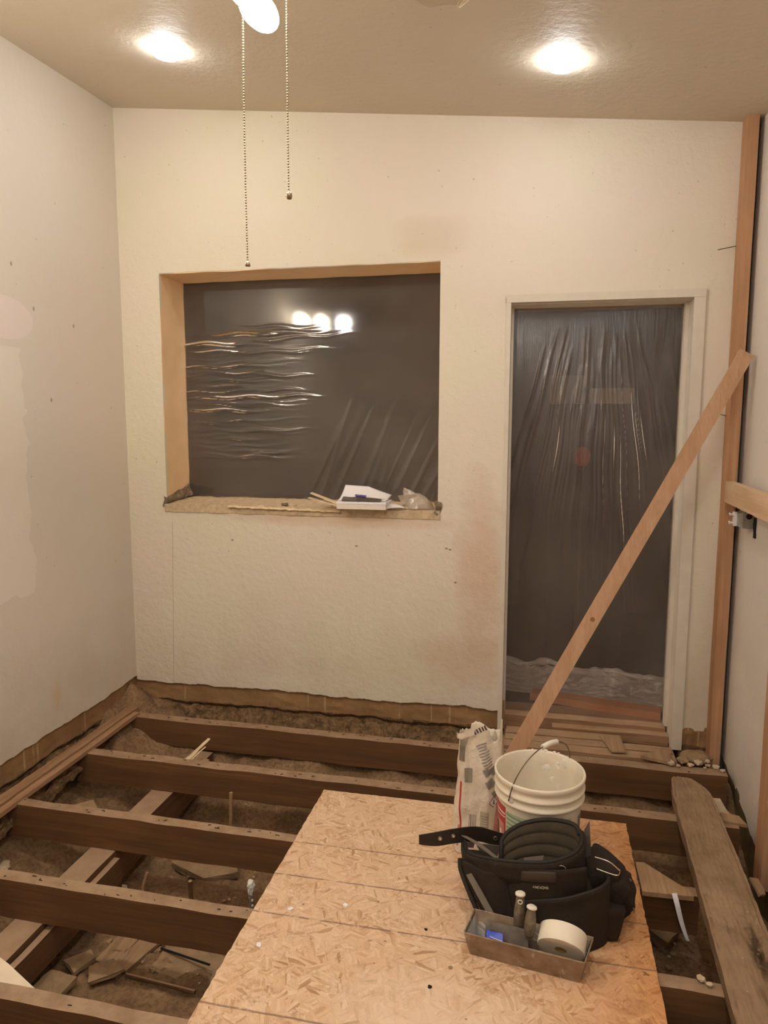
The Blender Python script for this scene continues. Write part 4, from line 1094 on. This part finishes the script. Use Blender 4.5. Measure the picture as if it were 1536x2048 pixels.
# right hand pouches
soft('side_pouch', ((.19, 2.15, .03), (.305, 2.13, .05), (.33, 2.26, .05), (.20, 2.30, .03), (.175, 2.17, .225), (.275, 2.15, .205), (.300, 2.27, .205), (.19, 2.31, .23)), (22, 18, 22), M_black, .26, .020, 16, 15)
soft('side_pouch', ((.21, 2.16, .02), (.325, 2.155, .065), (.335, 2.22, .065), (.22, 2.25, .02), (.21, 2.15, .18), (.310, 2.15, .165), (.33, 2.25, .165), (.21, 2.27, .19)), (20, 16, 20), M_black, .10, .016, 20, 21)
soft('pouch_flap', ((.20, 2.10, Z0), (.27, 2.10, Z0), (.29, 2.22, Z0), (.20, 2.24, Z0), (.20, 2.09, .125), (.295, 2.11, .105), (.305, 2.20, .105), (.20, 2.20, .12)), (10, 10, 8), M_black, .12, .008, 16, 27)
link_mesh('grey_divider', hexa([(.165, 2.215, .20), (.192, 2.20, .225), (.192, 2.208, .225), (.165, 2.222, .20), (.172, 2.24, .285), (.186, 2.235, .318), (.186, 2.24, .318), (.172, 2.245, .285)], (3, 1, 6), amp=.002), M_purple, tbl)
link_mesh('hammer_loop', tube(spline([(.195, 2.135, .262), (.235, 2.12, .262), (.262, 2.115, .245), (.268, 2.115, .238), (.258, 2.118, .222), (.20, 2.14, .222)], 6), .0022, 8), M_bright, tbl, smooth=True)
ringp = [Vector((.098, 2.088, .240))+Vector((.0125*cos(a), -.004, .0125*sin(a))) for a in [2*pi*k/24 for k in range(24)]]
link_mesh('d_ring', tube(ringp, .0014, 6, closed=True), M_bright, tbl, smooth=True)
for q, (a, b) in enumerate((((.30, 2.135, .205), (.304, 2.134, .20)), ((.316, 2.14, .11), (.317, 2.14, .095)))): link_mesh('rivet', tube([a, b], .0025, 6), M_brass, tbl)

# ------------------------------------------------------------------ mud pan, knives, tape
pan = thing('mud_pan', 'dusty metal mud pan smeared with compound, holding knives and a roll of tape', 'tray', (0, 0, 0))
RO = [Vector(p) for p in ((-.178, 1.953, .088), (.160, 1.903, .088), (.190, 2.006, .092), (-.156, 2.060, .090))]
BO = [Vector(p) for p in ((-.160, 1.966, Z0), (.150, 1.920, Z0), (.166, 1.972, Z0), (-.146, 2.022, Z0))]
bm = bmesh.new()
def quadgrid(a, b, c, d, n, m_):
    return sheet(lambda u, v: (a*(1-u)+b*u)*(1-v)+(d*(1-u)+c*u)*v+Vector((0, 0, 1))*.0012*nz((u*9, v*2, a.x*5), 2), n, m_, 0, bm)
for i in range(4):
    j = (i+1) % 4; quadgrid(BO[i], BO[j], RO[j], RO[i], 24, 8)
quadgrid(BO[0], BO[1], BO[2], BO[3], 24, 6)
bmesh.ops.remove_doubles(bm, verts=bm.verts[:], dist=.002)
bmesh.ops.recalc_face_normals(bm, faces=bm.faces[:])
bmesh.ops.solidify(bm, geom=bm.faces[:], thickness=.0022)
link_mesh('pan_shell', bm, M_pan, pan)
cr = sum(RO, Vector())/4; cb = sum(BO, Vector())/4
bm = bmesh.new()
for i in range(4):
    j = (i+1) % 4
    a, b, c, d = [cb+(p-cb)*.965+Vector((0, 0, .004)) for p in (BO[i], BO[j])]+[cr+(p-cr)*.972-Vector((0, 0, .003)) for p in (RO[j], RO[i])]
    sheet(lambda u, v: (a*(1-u)+b*u)*(1-v)+(d*(1-u)+c*u)*v+(cr-(a+c)/2).normalized()*(.001+.002*nz((u*8, v*4, i), 2)), 24, 8, 0, bm)
link_mesh('dried_lining', bm, M_panin, pan)
rim_pts = []
for i in range(4):
    for k in range(10): rim_pts.append(RO[i].lerp(RO[(i+1) % 4], k/10))
link_mesh('rolled_rim', tube(rim_pts, .0024, 6, closed=True), M_pan, pan)
def knife(name, blade, hp, label, cap_ring):
    t = thing(name, label, 'putty knife', (0, 0, 0))
    link_mesh('blade', hexa(blade, (6, 1, 4)), M_steel, t)
    P = spline(hp, 6); rs = [.0125+.0045*sin(pi*min(1, i/(len(P)-1)*1.15)) for i in range(len(P))]; rs[-1] = .014
    h = link_mesh('handle', tube(P, rs, 14), M_acetate, t, smooth=True)
    d_ = (P[-1]-P[-2]).normalized()
    link_mesh('handle_cap', tube([P[-1]-d_*.001, P[-1]+d_*.003, P[-1]+d_*.006], [.0155, .0152, .011], 14), M_cap, t, smooth=True)
    link_mesh('ferrule', tube([P[0]-d_*.01, P[0]+d_*.012], .0085, 10), M_steel, t)
    if cap_ring:
        q = P[-4]+Vector((0, -.0165, .002))
        link_mesh('hang_hole', tube([q+Vector((.0062*cos(a), -.0012, .0062*sin(a))) for a in [2*pi*k/16 for k in range(16)]], .0017, 6, closed=True), M_cap, t)
    return t
knife('putty_knife', ((-.120, 1.985, .030), (.010, 1.966, .030), (.010, 1.968, .030), (-.120, 1.987, .030), (-.118, 2.012, .096), (.004, 1.992, .096), (.004, 1.994, .096), (-.118, 2.014, .096)),
      [(-.022, 2.022, .075), (-.022, 2.026, .11), (-.020, 2.030, .145), (-.020, 2.033, .178)], 'putty knife standing left in the mud pan, clear handle with a hang hole', True)
knife('putty_knife', ((-.04, 1.99, .02), (.045, 1.975, .02), (.045, 1.977, .02), (-.04, 1.992, .02), (-.03, 1.995, .07), (.035, 1.985, .07), (.035, 1.987, .07), (-.03, 1.997, .07)),
      [(.008, 1.985, .085), (.010, 1.99, .115), (.012, 1.996, .14), (.014, 2.0, .163)], 'putty knife standing right in the mud pan, with a bright white cap', False)
bs = thing('blue_packet', 'small blue plastic packet lying in the mud pan', 'packet', (-.085, 1.972, .05), rad(-8))
link_mesh('packet', hexa([(-.032, -.008, .0), (.022, -.008, .0), (.022, .008, .0), (-.032, .008, 0), (-.028, -.010, .022), (.022, -.010, .016), (.018, .012, .030), (-.03, .010, .032)], (6, 3, 3), amp=.003, scale=30), M_blue, bs)
link_mesh('packet_edge', tube([(-.018, -.008, .0275), (.020, -.009, .0225)], .0011, 5), M_sheet, bs)
tr_ = thing('tape_roll', 'fat roll of white paper joint tape standing in the mud pan', 'tape roll', (.102, 1.988, .083))
rot = Matrix.Rotation(rad(-10), 4, 'Z') @ Matrix.Rotation(rad(122), 4, 'X')
bm = lathe([(.017, -.026), (.0665, -.026), (.0675, -.024), (.0678, 0), (.0675, .024), (.0665, .026), (.017, .026), (.017, -.026)], 64)
bmesh.ops.transform(bm, matrix=rot, verts=bm.verts[:]); autosmooth(link_mesh('paper_tape', bm, M_tape, tr_), 30)
bm = lathe([(.0150, -.0265), (.0172, -.0265), (.0172, .0265), (.0150, .0265), (.0150, -.0265)], 40)
bmesh.ops.transform(bm, matrix=rot, verts=bm.verts[:]); link_mesh('core', bm, M_core, tr_)

# ------------------------------------------------------------------ things on the window sill
SZ = 1.128
cb_ = thing('flat_carton', 'flat white carton overhanging the window sill, papers and pen on top', 'box', (-.872, 3.585, SZ), rad(1))
link_mesh('carton_body', bevel(box(-.126, .126, -.072, .08, 0, .034), .0015), M_carton, cb_)
link_mesh('carton_lid', bevel(box(-.128, .128, -.074, .082, .0275, .0375), .0015), M_sheet, cb_)
pp = link_mesh('paper_sheets', sheet(lambda u, v: (-1.0+.25*u, 3.545+.15*v, SZ+.041+.066*(v**1.6)*(1-u)**1.1+.020*v*(1-abs(2*u-1))+.018*v*u), 16, 12, .001), M_sheet, smooth=True)
tag(pp, 'curling white papers on top of the flat carton', 'paper')
o = link_mesh('notebook', hexa([(-.975, 3.522, SZ+.040), (-.775, 3.522, SZ+.040), (-.775, 3.56, SZ+.046), (-.975, 3.56, SZ+.044), (-.975, 3.522, SZ+.048), (-.775, 3.522, SZ+.046), (-.775, 3.56, SZ+.056), (-.975, 3.56, SZ+.058)], (14, 2, 1), amp=.002, scale=40), M_phone)
tag(o, 'thin dark pad under the pen on the carton', 'notebook')
pn = thing('pen', 'blue and white pen lying on the carton', 'pen', (-.86, 3.538, SZ+.063))
link_mesh('barrel', tube([(-.045, 0, .004), (.095, 0, -.008), (.108, 0, -.010)], [.0042, .004, .0012], 10), M_carton, pn)
link_mesh('grip', tube([(-.045, 0, .0045), (.01, 0, 0)], .0065, 10), M_pen, pn)
link_mesh('clip', tube([(-.05, -.004, .006), (-.015, -.006, .009)], .0012, 6), M_steel, pn)
for k, (a, b, lab) in enumerate((((-.985, 3.585, SZ+.010), (-1.150, 3.57, SZ+.072), 'upper pale wood shim sticking out left of the carton'), ((-.985, 3.57, SZ+.006), (-1.160, 3.56, SZ+.048), 'lower pale wood shim sticking out left of the carton'))):
    t = thing('wood_shim', lab, 'shim', a)
    d = Vector(b)-Vector(a); s_ = Vector((0, .02, 0)); h_ = Vector((0, 0, .0045))
    q = [Vector((0, 0, 0))-s_-h_, d-s_*1.0-h_*.4, d+s_*1.0-h_*.4, s_-h_, -s_+h_, d-s_+h_*.5, d+s_+h_*.5, s_+h_]
    link_mesh('shim', hexa([q[0], q[1], q[2], q[3], q[4], q[5], q[6], q[7]], (8, 2, 1), amp=.001), M_shim, t)
o = link_mesh('torn_paper', sheet(lambda u, v: (-.762+.10*u, 3.555+.09*v*(1-u*.8)+.03*u, SZ-.002+.022*(1-u)*v+.010*sin(u*2.5)), 10, 6, .001), M_sheet, smooth=True); tag(o, 'rounded white paper scrap sticking out right of the carton', 'paper')
def cbag(u, v):
    a = u*2*pi; t_ = v
    x = -.60+(.078*(1-.45*t_))*cos(a)-.03*t_; y = 3.64+(.045*(1-.7*t_))*sin(a); z = SZ+.002+.085*sin(t_*1.5)*(1-.25*cos(a)*0)-.015*t_*cos(a)
    q = Vector((x, y, z)); return q+Vector((nz(q, 22), nz(q, 22, 2), nz(q, 22, 4)))*.016
bg = thing('clear_plastic_bag', 'small crumpled clear plastic bag at the right end of the window sill', 'bag', (0, 0, 0))
link_mesh('bag_film', sheet(cbag, 36, 16), M_clearbag, bg, smooth=False)
link_mesh('bag_flap', sheet(lambda u, v: Vector((-.70+.09*u+.02*v, 3.60+.02*v, SZ+.066-.050*v*(1-.5*u)+.01*u)), 6, 6), M_clearbag, bg)
random.seed(21)
def chunk(name, loc, s, m, label, cat, group=None, flat=.6, seed=0):
    bm = bmesh.new(); bmesh.ops.create_icosphere(bm, subdivisions=1 if s < .02 else 2, radius=1)
    for v in bm.verts:
        c = v.co.copy(); k = 1.1+.75*nz(c, 1.3, seed)+.25*nz(c, 3, seed)
        c *= k; c.x = max(-.8, min(.8, c.x)); c.z = max(-.7, min(.7, c.z)); v.co = Vector((c.x*s*1.2, c.y*s*.9, c.z*s*flat))
    o = link_mesh(name, bm, m, None, loc=loc); o.rotation_euler = (0, 0, seed*1.7); return tag(o, label, cat, group)
for k, (x, y, s) in enumerate(((-.655, 3.61, .012), (-.63, 3.60, .009), (-.69, 3.63, .010), (-1.31, 3.62, .018), (-1.25, 3.60, .009), (-1.05, 3.62, .008))):
    chunk('mortar_crumb', (x, y, SZ+s*.2), s, M_rough_plaster if k != 3 else M_grey_mortar,
          ('pinkish mortar crumb between clear bag and torn paper', 'small mortar crumb in front of the clear bag', 'mortar crumb left of the clear bag', 'grey mortar lump on the middle of the window sill', 'small crumb right of the grey mortar lump', 'crumb just left of the wood shims')[k], 'rubble', 'mortar crumbs on the sill', .6, k)
o = link_mesh('peeling_strip', sheet(lambda u, v: (-1.62+.62*u, YB-.022+.02*v+.004*nz((u*9, 0, 0), 2), WZ0-.010-.010*u+.010*v+.005*nz((u*12, 1, 0), 2)), 50, 2, .0015), M_shim); tag(o, 'long thin peeling strip along the sill edge left of the carton', 'paper')

# ------------------------------------------------------------------ rubble at the right end of the first joist
RB = [(.628, 3.37, .019, 'white plaster chunk at the foot of the right casing'), (.690, 3.405, .024, 'rounded grey stone by the exposed footing block'), (.715, 3.372, .016, 'pale flat chip in front of the grey stone'),
      (.752, 3.40, .017, 'plaster chip in the middle of the rubble row'), (.79, 3.385, .013, 'small chip right of the rubble middle'), (.822, 3.375, .015, 'chip near the corner stud'), (.845, 3.35, .011, 'small crumb at the corner end of the joist'),
      (.66, 3.36, .010, 'crumb between white chunk and flat chip'), (.775, 3.362, .008, 'tiny chip on the joist edge'), (.80, 3.43, .014, 'lump at the foot of the corner stud')]
for k, (x, y, s, lab) in enumerate(RB): chunk('plaster_chunk', (x, y, .002+s*.55), s, M_chip if k != 1 else M_stone, lab, 'rubble', 'plaster rubble on the first joist', .6, k+3)
rs_ = thing('brick_rubble', 'rough stone wedged under the exposed footing block', 'stone', (.77, 3.52, -.02))
bm = bmesh.new(); bmesh.ops.create_icosphere(bm, subdivisions=3, radius=1)
for v in bm.verts: v.co = Vector((v.co.x*.07, v.co.y*.05, v.co.z*.035))*(1+.3*nz(v.co, 1.4, 6))
link_mesh('stone', bm, M_stone, rs_)
# right gap: chips and stub boards
def poly(name, pts, z, th_, m, label, cat, rot=(0, 0, 0), group=None):
    cx = sum(p[0] for p in pts)/len(pts); cy = sum(p[1] for p in pts)/len(pts)
    bm = bmesh.new()
    lo = [bm.verts.new((x-cx, y-cy, -th_/2)) for x, y in pts]; hi = [bm.verts.new((x-cx, y-cy, th_/2)) for x, y in pts]
    bm.faces.new(lo); bm.faces.new(hi)
    for i in range(len(pts)): bm.faces.new((lo[i], lo[(i+1) % len(pts)], hi[(i+1) % len(pts)], hi[i]))
    bevel(bm, min(.003, th_*.2), 1)
    bmesh.ops.triangulate(bm, faces=bm.faces[:]); bmesh.ops.subdivide_edges(bm, edges=bm.edges[:], cuts=2)
    if m in (M_stone, M_brick, M_chip):
        for v in bm.verts: v.co += Vector((nz(v.co+Vector((cx, cy, 0)), 22, 1), nz(v.co+Vector((cx, cy, 0)), 22, 2), .6*nz(v.co+Vector((cx, cy, 0)), 28, 3)))*.010
    o = link_mesh(name, bm, m, None, loc=(cx, cy, z)); o.rotation_euler = rot; return tag(o, label, cat, group)
poly('plaster_chip', [(.755, 3.14), (.785, 3.15), (.812, 3.00), (.79, 2.985), (.765, 3.03)], -.035, .012, M_chip, 'long pale plaster chip in the gap between plank and right wall', 'rubble', (.1, .2, 0))
poly('wood_scrap', [(.74, 2.90), (.83, 2.885), (.815, 2.95), (.75, 2.965)], .006, .012, M_scrapwood, 'short pale stub of wood right of the weathered plank, on the second joist', 'scrap')
poly('wood_scrap', [(.70, 2.03), (.86, 2.0), (.86, 2.05), (.70, 2.07)], .040, .018, M_scrapwood, 'pale stub of board at the right edge, on the fourth joist', 'scrap')
poly('slate_fragment', [(.77, 2.50), (.80, 2.52), (.79, 2.60), (.76, 2.58)], -.03, .01, M_stone, 'dusty fragment beside the rotted patch of the plank', 'rubble', (0, .4, 0))

# ------------------------------------------------------------------ debris on the soil
def gz(x, y): return ground(x, y)
def stick(name, pts, r_, m, label, cat, n=6, flat=None, group=None):
    t0 = Vector(pts[0]); bm = tube([Vector(p)-t0 for p in pts], r_, n); o = link_mesh(name, bm, m, None, loc=t0); return tag(o, label, cat, group)
poly('board_scrap', [(-1.735, 2.20), (-1.655, 2.225), (-1.60, 2.42), (-1.70, 2.40)], gz(-1.66, 2.3)+.02, .018, M_scrapwood, 'dusty board scrap at the foot of the girder, left bay', 'scrap', (.04, -.1, 0)) if False else None
poly('board_scrap', [(-1.52, 2.12), (-1.44, 2.10), (-1.38, 2.36), (-1.47, 2.38)], gz(-1.45, 2.24)+.018, .016, M_scrapwood, 'dusty grey board scrap lying on the soil in the lower left bay', 'scrap', (.05, -.06, .05))
poly('board_scrap', [(-1.43, 2.10), (-1.37, 2.08), (-1.28, 2.36), (-1.36, 2.37)], gz(-1.36, 2.22)+.022, .014, M_scrapwood, 'paler board scrap lying beside the dusty grey one', 'scrap', (.05, .05, .02))
poly('slab_fragment', [(-1.50, 2.06), (-1.46, 2.00), (-1.36, 2.06), (-1.42, 2.10)], gz(-1.44, 2.05)+.030, .014, M_stone, 'sharp triangular slab fragment, lower left bay', 'slab', (.2, -.1, 0))
poly('slab_fragment', [(-1.60, 2.07), (-1.54, 2.01), (-1.50, 2.10), (-1.53, 2.14)], gz(-1.55, 2.07)+.014, .014, M_stone, 'darker slab fragment left of the triangular one', 'slab', (-.1, .1, .2))
poly('slab_fragment', [(-1.62, 1.92), (-1.52, 1.90), (-1.50, 1.99), (-1.60, 2.00)], gz(-1.56, 1.95)+.02, .03, M_stone, 'square slab fragment near the white sheet', 'slab', (.05, .1, .1))
poly('slab_fragment', [(-1.30, 2.12), (-1.10, 2.06), (-1.02, 2.16), (-1.12, 2.28), (-1.28, 2.26)], gz(-1.16, 2.17)+.008, .022, M_stone, 'broad crusty slab half sunk in the soil, lower left bay', 'slab', (.03, .04, .1))
poly('slab_fragment', [(-2.06, 2.62), (-1.96, 2.60), (-1.90, 2.74), (-1.96, 2.80), (-2.04, 2.74)], gz(-1.98, 2.70)+.04, .03, M_stone, 'flat stone slab by the left wall, between second and third joists', 'slab', (.25, .1, .1))
poly('slab_fragment', [(-1.98, 2.22), (-1.86, 2.20), (-1.80, 2.32), (-1.90, 2.36)], gz(-1.89, 2.28)+.03, .03, M_stone, 'leaning stone slab left of the girder, between third and fourth joists', 'slab', (.35, .2, .1))
poly('slab_fragment', [(-1.50, 2.66), (-1.32, 2.60), (-1.20, 2.66), (-1.24, 2.74), (-1.46, 2.76)], gz(-1.36, 2.68)+.015, .03, M_stone, 'flat dusty slab right of the girder, between second and third joists', 'slab', (.06, 0, 0))
poly('brick_fragment', [(-.78, 3.16), (-.69, 3.15), (-.68, 3.23), (-.76, 3.25)], gz(-.73, 3.2)+.035, .06, M_brick, 'broken brick behind the top edge of the second joist', 'brick', (.1, .15, .2))
poly('brick_fragment', [(-.65, 3.13), (-.58, 3.12), (-.57, 3.18), (-.63, 3.19)], gz(-.61, 3.15)+.02, .03, M_brick, 'smaller brick piece right of the broken brick', 'brick', (.1, -.2, .1))
poly('wood_block', [(-1.72, 3.10), (-1.60, 3.08), (-1.58, 3.2), (-1.68, 3.22)], -.130, .02, M_scrapwood, 'short wood block on the girder between the first two joists', 'block')
poly('white_sheet', [(-1.75, 1.62), (-1.30, 1.615), (-1.52, 1.715), (-1.74, 1.80)], -.055, .006, M_whiteboard, 'corner of a white sheet leaning in the bottom left bay', 'sheet', (.0, .03, 0))
# splinter sticking up over the second joist
sp = thing('wood_splinter', 'pale split wood splinter sticking up beyond the second joist', 'splinter', (-1.585, 2.962, .0))
link_mesh('splinter', hexa([(-.016, -.004, -.02), (.006, -.004, -.02), (.006, .004, -.02), (-.016, .004, -.02), (.040, .150, .030), (.052, .150, .030), (.052, .155, .034), (.040, .155, .034)], (2, 1, 10), amp=.003, scale=30), M_shim, sp)
link_mesh('splinter', hexa([(.008, -.004, -.02), (.016, -.004, -.02), (.016, .004, -.02), (.008, .004, -.02), (.048, .10, .012), (.054, .10, .012), (.054, .104, .014), (.048, .104, .014)], (1, 1, 6), amp=.002, scale=30), M_shim, sp)
sx, sy = -1.36, 2.86
stick('wooden_stake', [(-1.303, 2.82, gz(-1.303, 2.82)-.01), (-1.296, 2.82, -.10), (-1.294, 2.82, -.063)], .008, M_scrapwood, 'thin wooden stake standing in the soil beyond the third joist', 'stake')
st2 = thing('steel_stake', 'thin stake caked with white compound beside the strand board', 'stake', (-.988, 2.30, gz(-.988, 2.30)))
link_mesh('rod', tube([(0, 0, -.01), (.0, .0, .27)], .007, 8), M_galv, st2)
bm = bmesh.new(); bmesh.ops.create_icosphere(bm, subdivisions=3, radius=1)
for v in bm.verts: v.co = Vector((v.co.x*.013, v.co.y*.012, .245+v.co.z*.034))+Vector((nz(v.co, 2), nz(v.co, 2, 3), 0))*.007
link_mesh('caked_compound', bm, M_paint, st2)
bm = bmesh.new()
for k in range(9): bmesh.ops.create_icosphere(bm, subdivisions=1, radius=.003+.003*random.random(), matrix=Matrix.Translation((.006, -.003, .03+k*.021)) @ Matrix.Diagonal((1, 1, 1.6, 1)))
link_mesh('drips', bm, M_paint, st2)
stick('wooden_stake', [(-1.245, 2.34, gz(-1.245, 2.34)-.01), (-1.25, 2.34, -.16)], .008, M_girder, 'dark stake left of the white caked one, beyond the fourth joist', 'stake')
stick('root', [(-1.46, 2.34, gz(-1.46, 2.34)), (-1.455, 2.35, -.22), (-1.44, 2.36, -.165)], .006, M_scrapwood, 'thin leaning root between girder and stakes', 'root')
ps = link_mesh('paper_scrap', band([(-1.565, 2.38, gz(-1.56, 2.38)+.12), (-1.56, 2.375, gz(-1.56, 2.38)+.08), (-1.55, 2.36, gz(-1.56, 2.38)+.045), (-1.525, 2.34, gz(-1.53, 2.34)+.012)], [.022, .022, .016, .01], .002, down=[(1, -.1, .1)]*4), M_chip); tag(ps, 'crumpled pale paper strip standing in the soil beside the girder', 'paper')
stick('curled_wire', spline([(-1.33, 2.30, gz(-1.33, 2.30)+.004), (-1.345, 2.31, -.30), (-1.33, 2.33, -.275), (-1.31, 2.34, -.268)], 5), .0032, M_paint, 'white curled wire end in the soil, beyond the fourth joist', 'wire')
stick('dark_stick', [(-1.36, 2.07, gz(-1.36, 2.07)+.010), (-1.08, 2.03, gz(-1.08, 2.06)+.010)], .007, M_girder, 'dark stick lying on the soil in the lower left bay', 'stick')
stick('dark_stick', [(-1.30, 2.20, gz(-1.30, 2.2)+.02), (-1.08, 2.14, gz(-1.08, 2.14)+.03)], .004, M_hole, 'thin dark twig lying behind the dark stick', 'stick')
stick('pale_stick', [(-1.03, 2.20, gz(-1.03, 2.20)+.01), (-.995, 2.12, gz(-.995, 2.12)+.012)], .005, M_sheet, 'short pale stick at the edge of the strand board, lower left bay', 'stick')
random.seed(9)
for k in range(12):
    x = -2.10+random.uniform(-.05, .05); y = 2.38+random.uniform(-.06, .015)
    s = random.uniform(.012, .024)
    chunk('broken_plaster', (x, y, max(gz(x, y), -.235)+.010*(k % 3)), s, M_chip, 'piece of the broken plaster heap by the left wall, beyond the fourth joist', 'rubble', 'broken plaster heap by the left wall', .35, k+20)
names = ('bay under the first joist', 'bay beside the girder')
for k in range(84):
    b = random.choice(((-1.55, -.9, 2.06, 2.40), (-1.5, -1.0, 2.50, 2.80), (-1.5, -.5, 2.98, 3.25), (.38, .56, 2.48, 2.8), (.38, .5, 2.05, 2.3)))
    x = random.uniform(b[0], b[1]); y = random.uniform(b[2], b[3]); s = random.choice((.004, .006, .008, .012))
    m = M_stone if s > .007 else M_chip
    chunk('pebble', (x, y, gz(x, y)+s*.4), s, m, 'small chip or pebble lying on the soil between the joists', 'pebble', 'chips and pebbles on the soil', .7, k)
# right bays
poly('slab_fragment', [(.43, 2.62), (.50, 2.58), (.56, 2.66), (.52, 2.74), (.45, 2.72)], gz(.5, 2.66)+.05, .05, M_stone, 'grey stone between strand board and weathered plank', 'slab', (.2, .2, 0))
stick('pale_stick', [(.52, 2.68, -.26), (.585, 2.55, -.22)], .006, M_scrapwood, 'stick leaning against the stone under the weathered plank', 'stick')
stick('wire_end', [(.455, 2.22, gz(.455, 2.22)), (.468, 2.21, -.30), (.475, 2.20, -.25)], .004, M_wire, 'short wire end standing in the bay right of the strand board', 'wire')
o = link_mesh('cloth_scrap', sheet(lambda u, v: (.47+.15*u, 2.22+.07*v-.05*u, -.27+.05*sin(v*3)*(1-.4*u)-.06*u+.008*nz((u*4, v*4, 0), 2)), 14, 10, .003), M_greentarp, smooth=True); tag(o, 'pale green stiff cloth scrap under the weathered plank', 'cloth')
poly('wood_block', [(.44, 2.07), (.50, 2.05), (.53, 2.14), (.47, 2.16)], -.28, .05, M_scrapwood, 'small block on the soil in the nearest right bay', 'block', (.2, .1, 0))
for k, (x, y, s, m, lab) in enumerate(((-.744, 2.043, .009, M_sheet, 'white paint chip left on the strand board near its left edge'), (-.575, 2.099, .008, M_sheet, 'white chip on the strand board right of the left-edge chip'), (-.782, 1.869, .010, M_sheet, 'oval white chip on the strand board, lower left'),
        (-.704, 1.923, .007, M_chip, 'thin pale chip just above the oval one'), (-.257, 1.817, .007, M_hole, 'dark crumb on the strand board in front of the mud pan'), (-.210, 1.90, .006, M_stone, 'brown crumb on the strand board left of the mud pan corner'), (-.303, 2.041, .006, M_hole, 'dark crumb by the printed line left of the mud pan'))):
    chunk('crumb', (x, y, .0127+s*.15), s, m, lab, 'crumb', 'crumbs on the strand board', .22, k+60)
chunk('mortar_crumb', (.485, 2.015, .009), .014, M_chip, 'pale mortar crumb on the fourth joist right of the strand board', 'rubble', None, .5, 40)
chunk('mortar_crumb', (.505, 2.00, .007), .009, M_chip, 'smaller crumb beside it on the fourth joist', 'rubble', None, .5, 41)
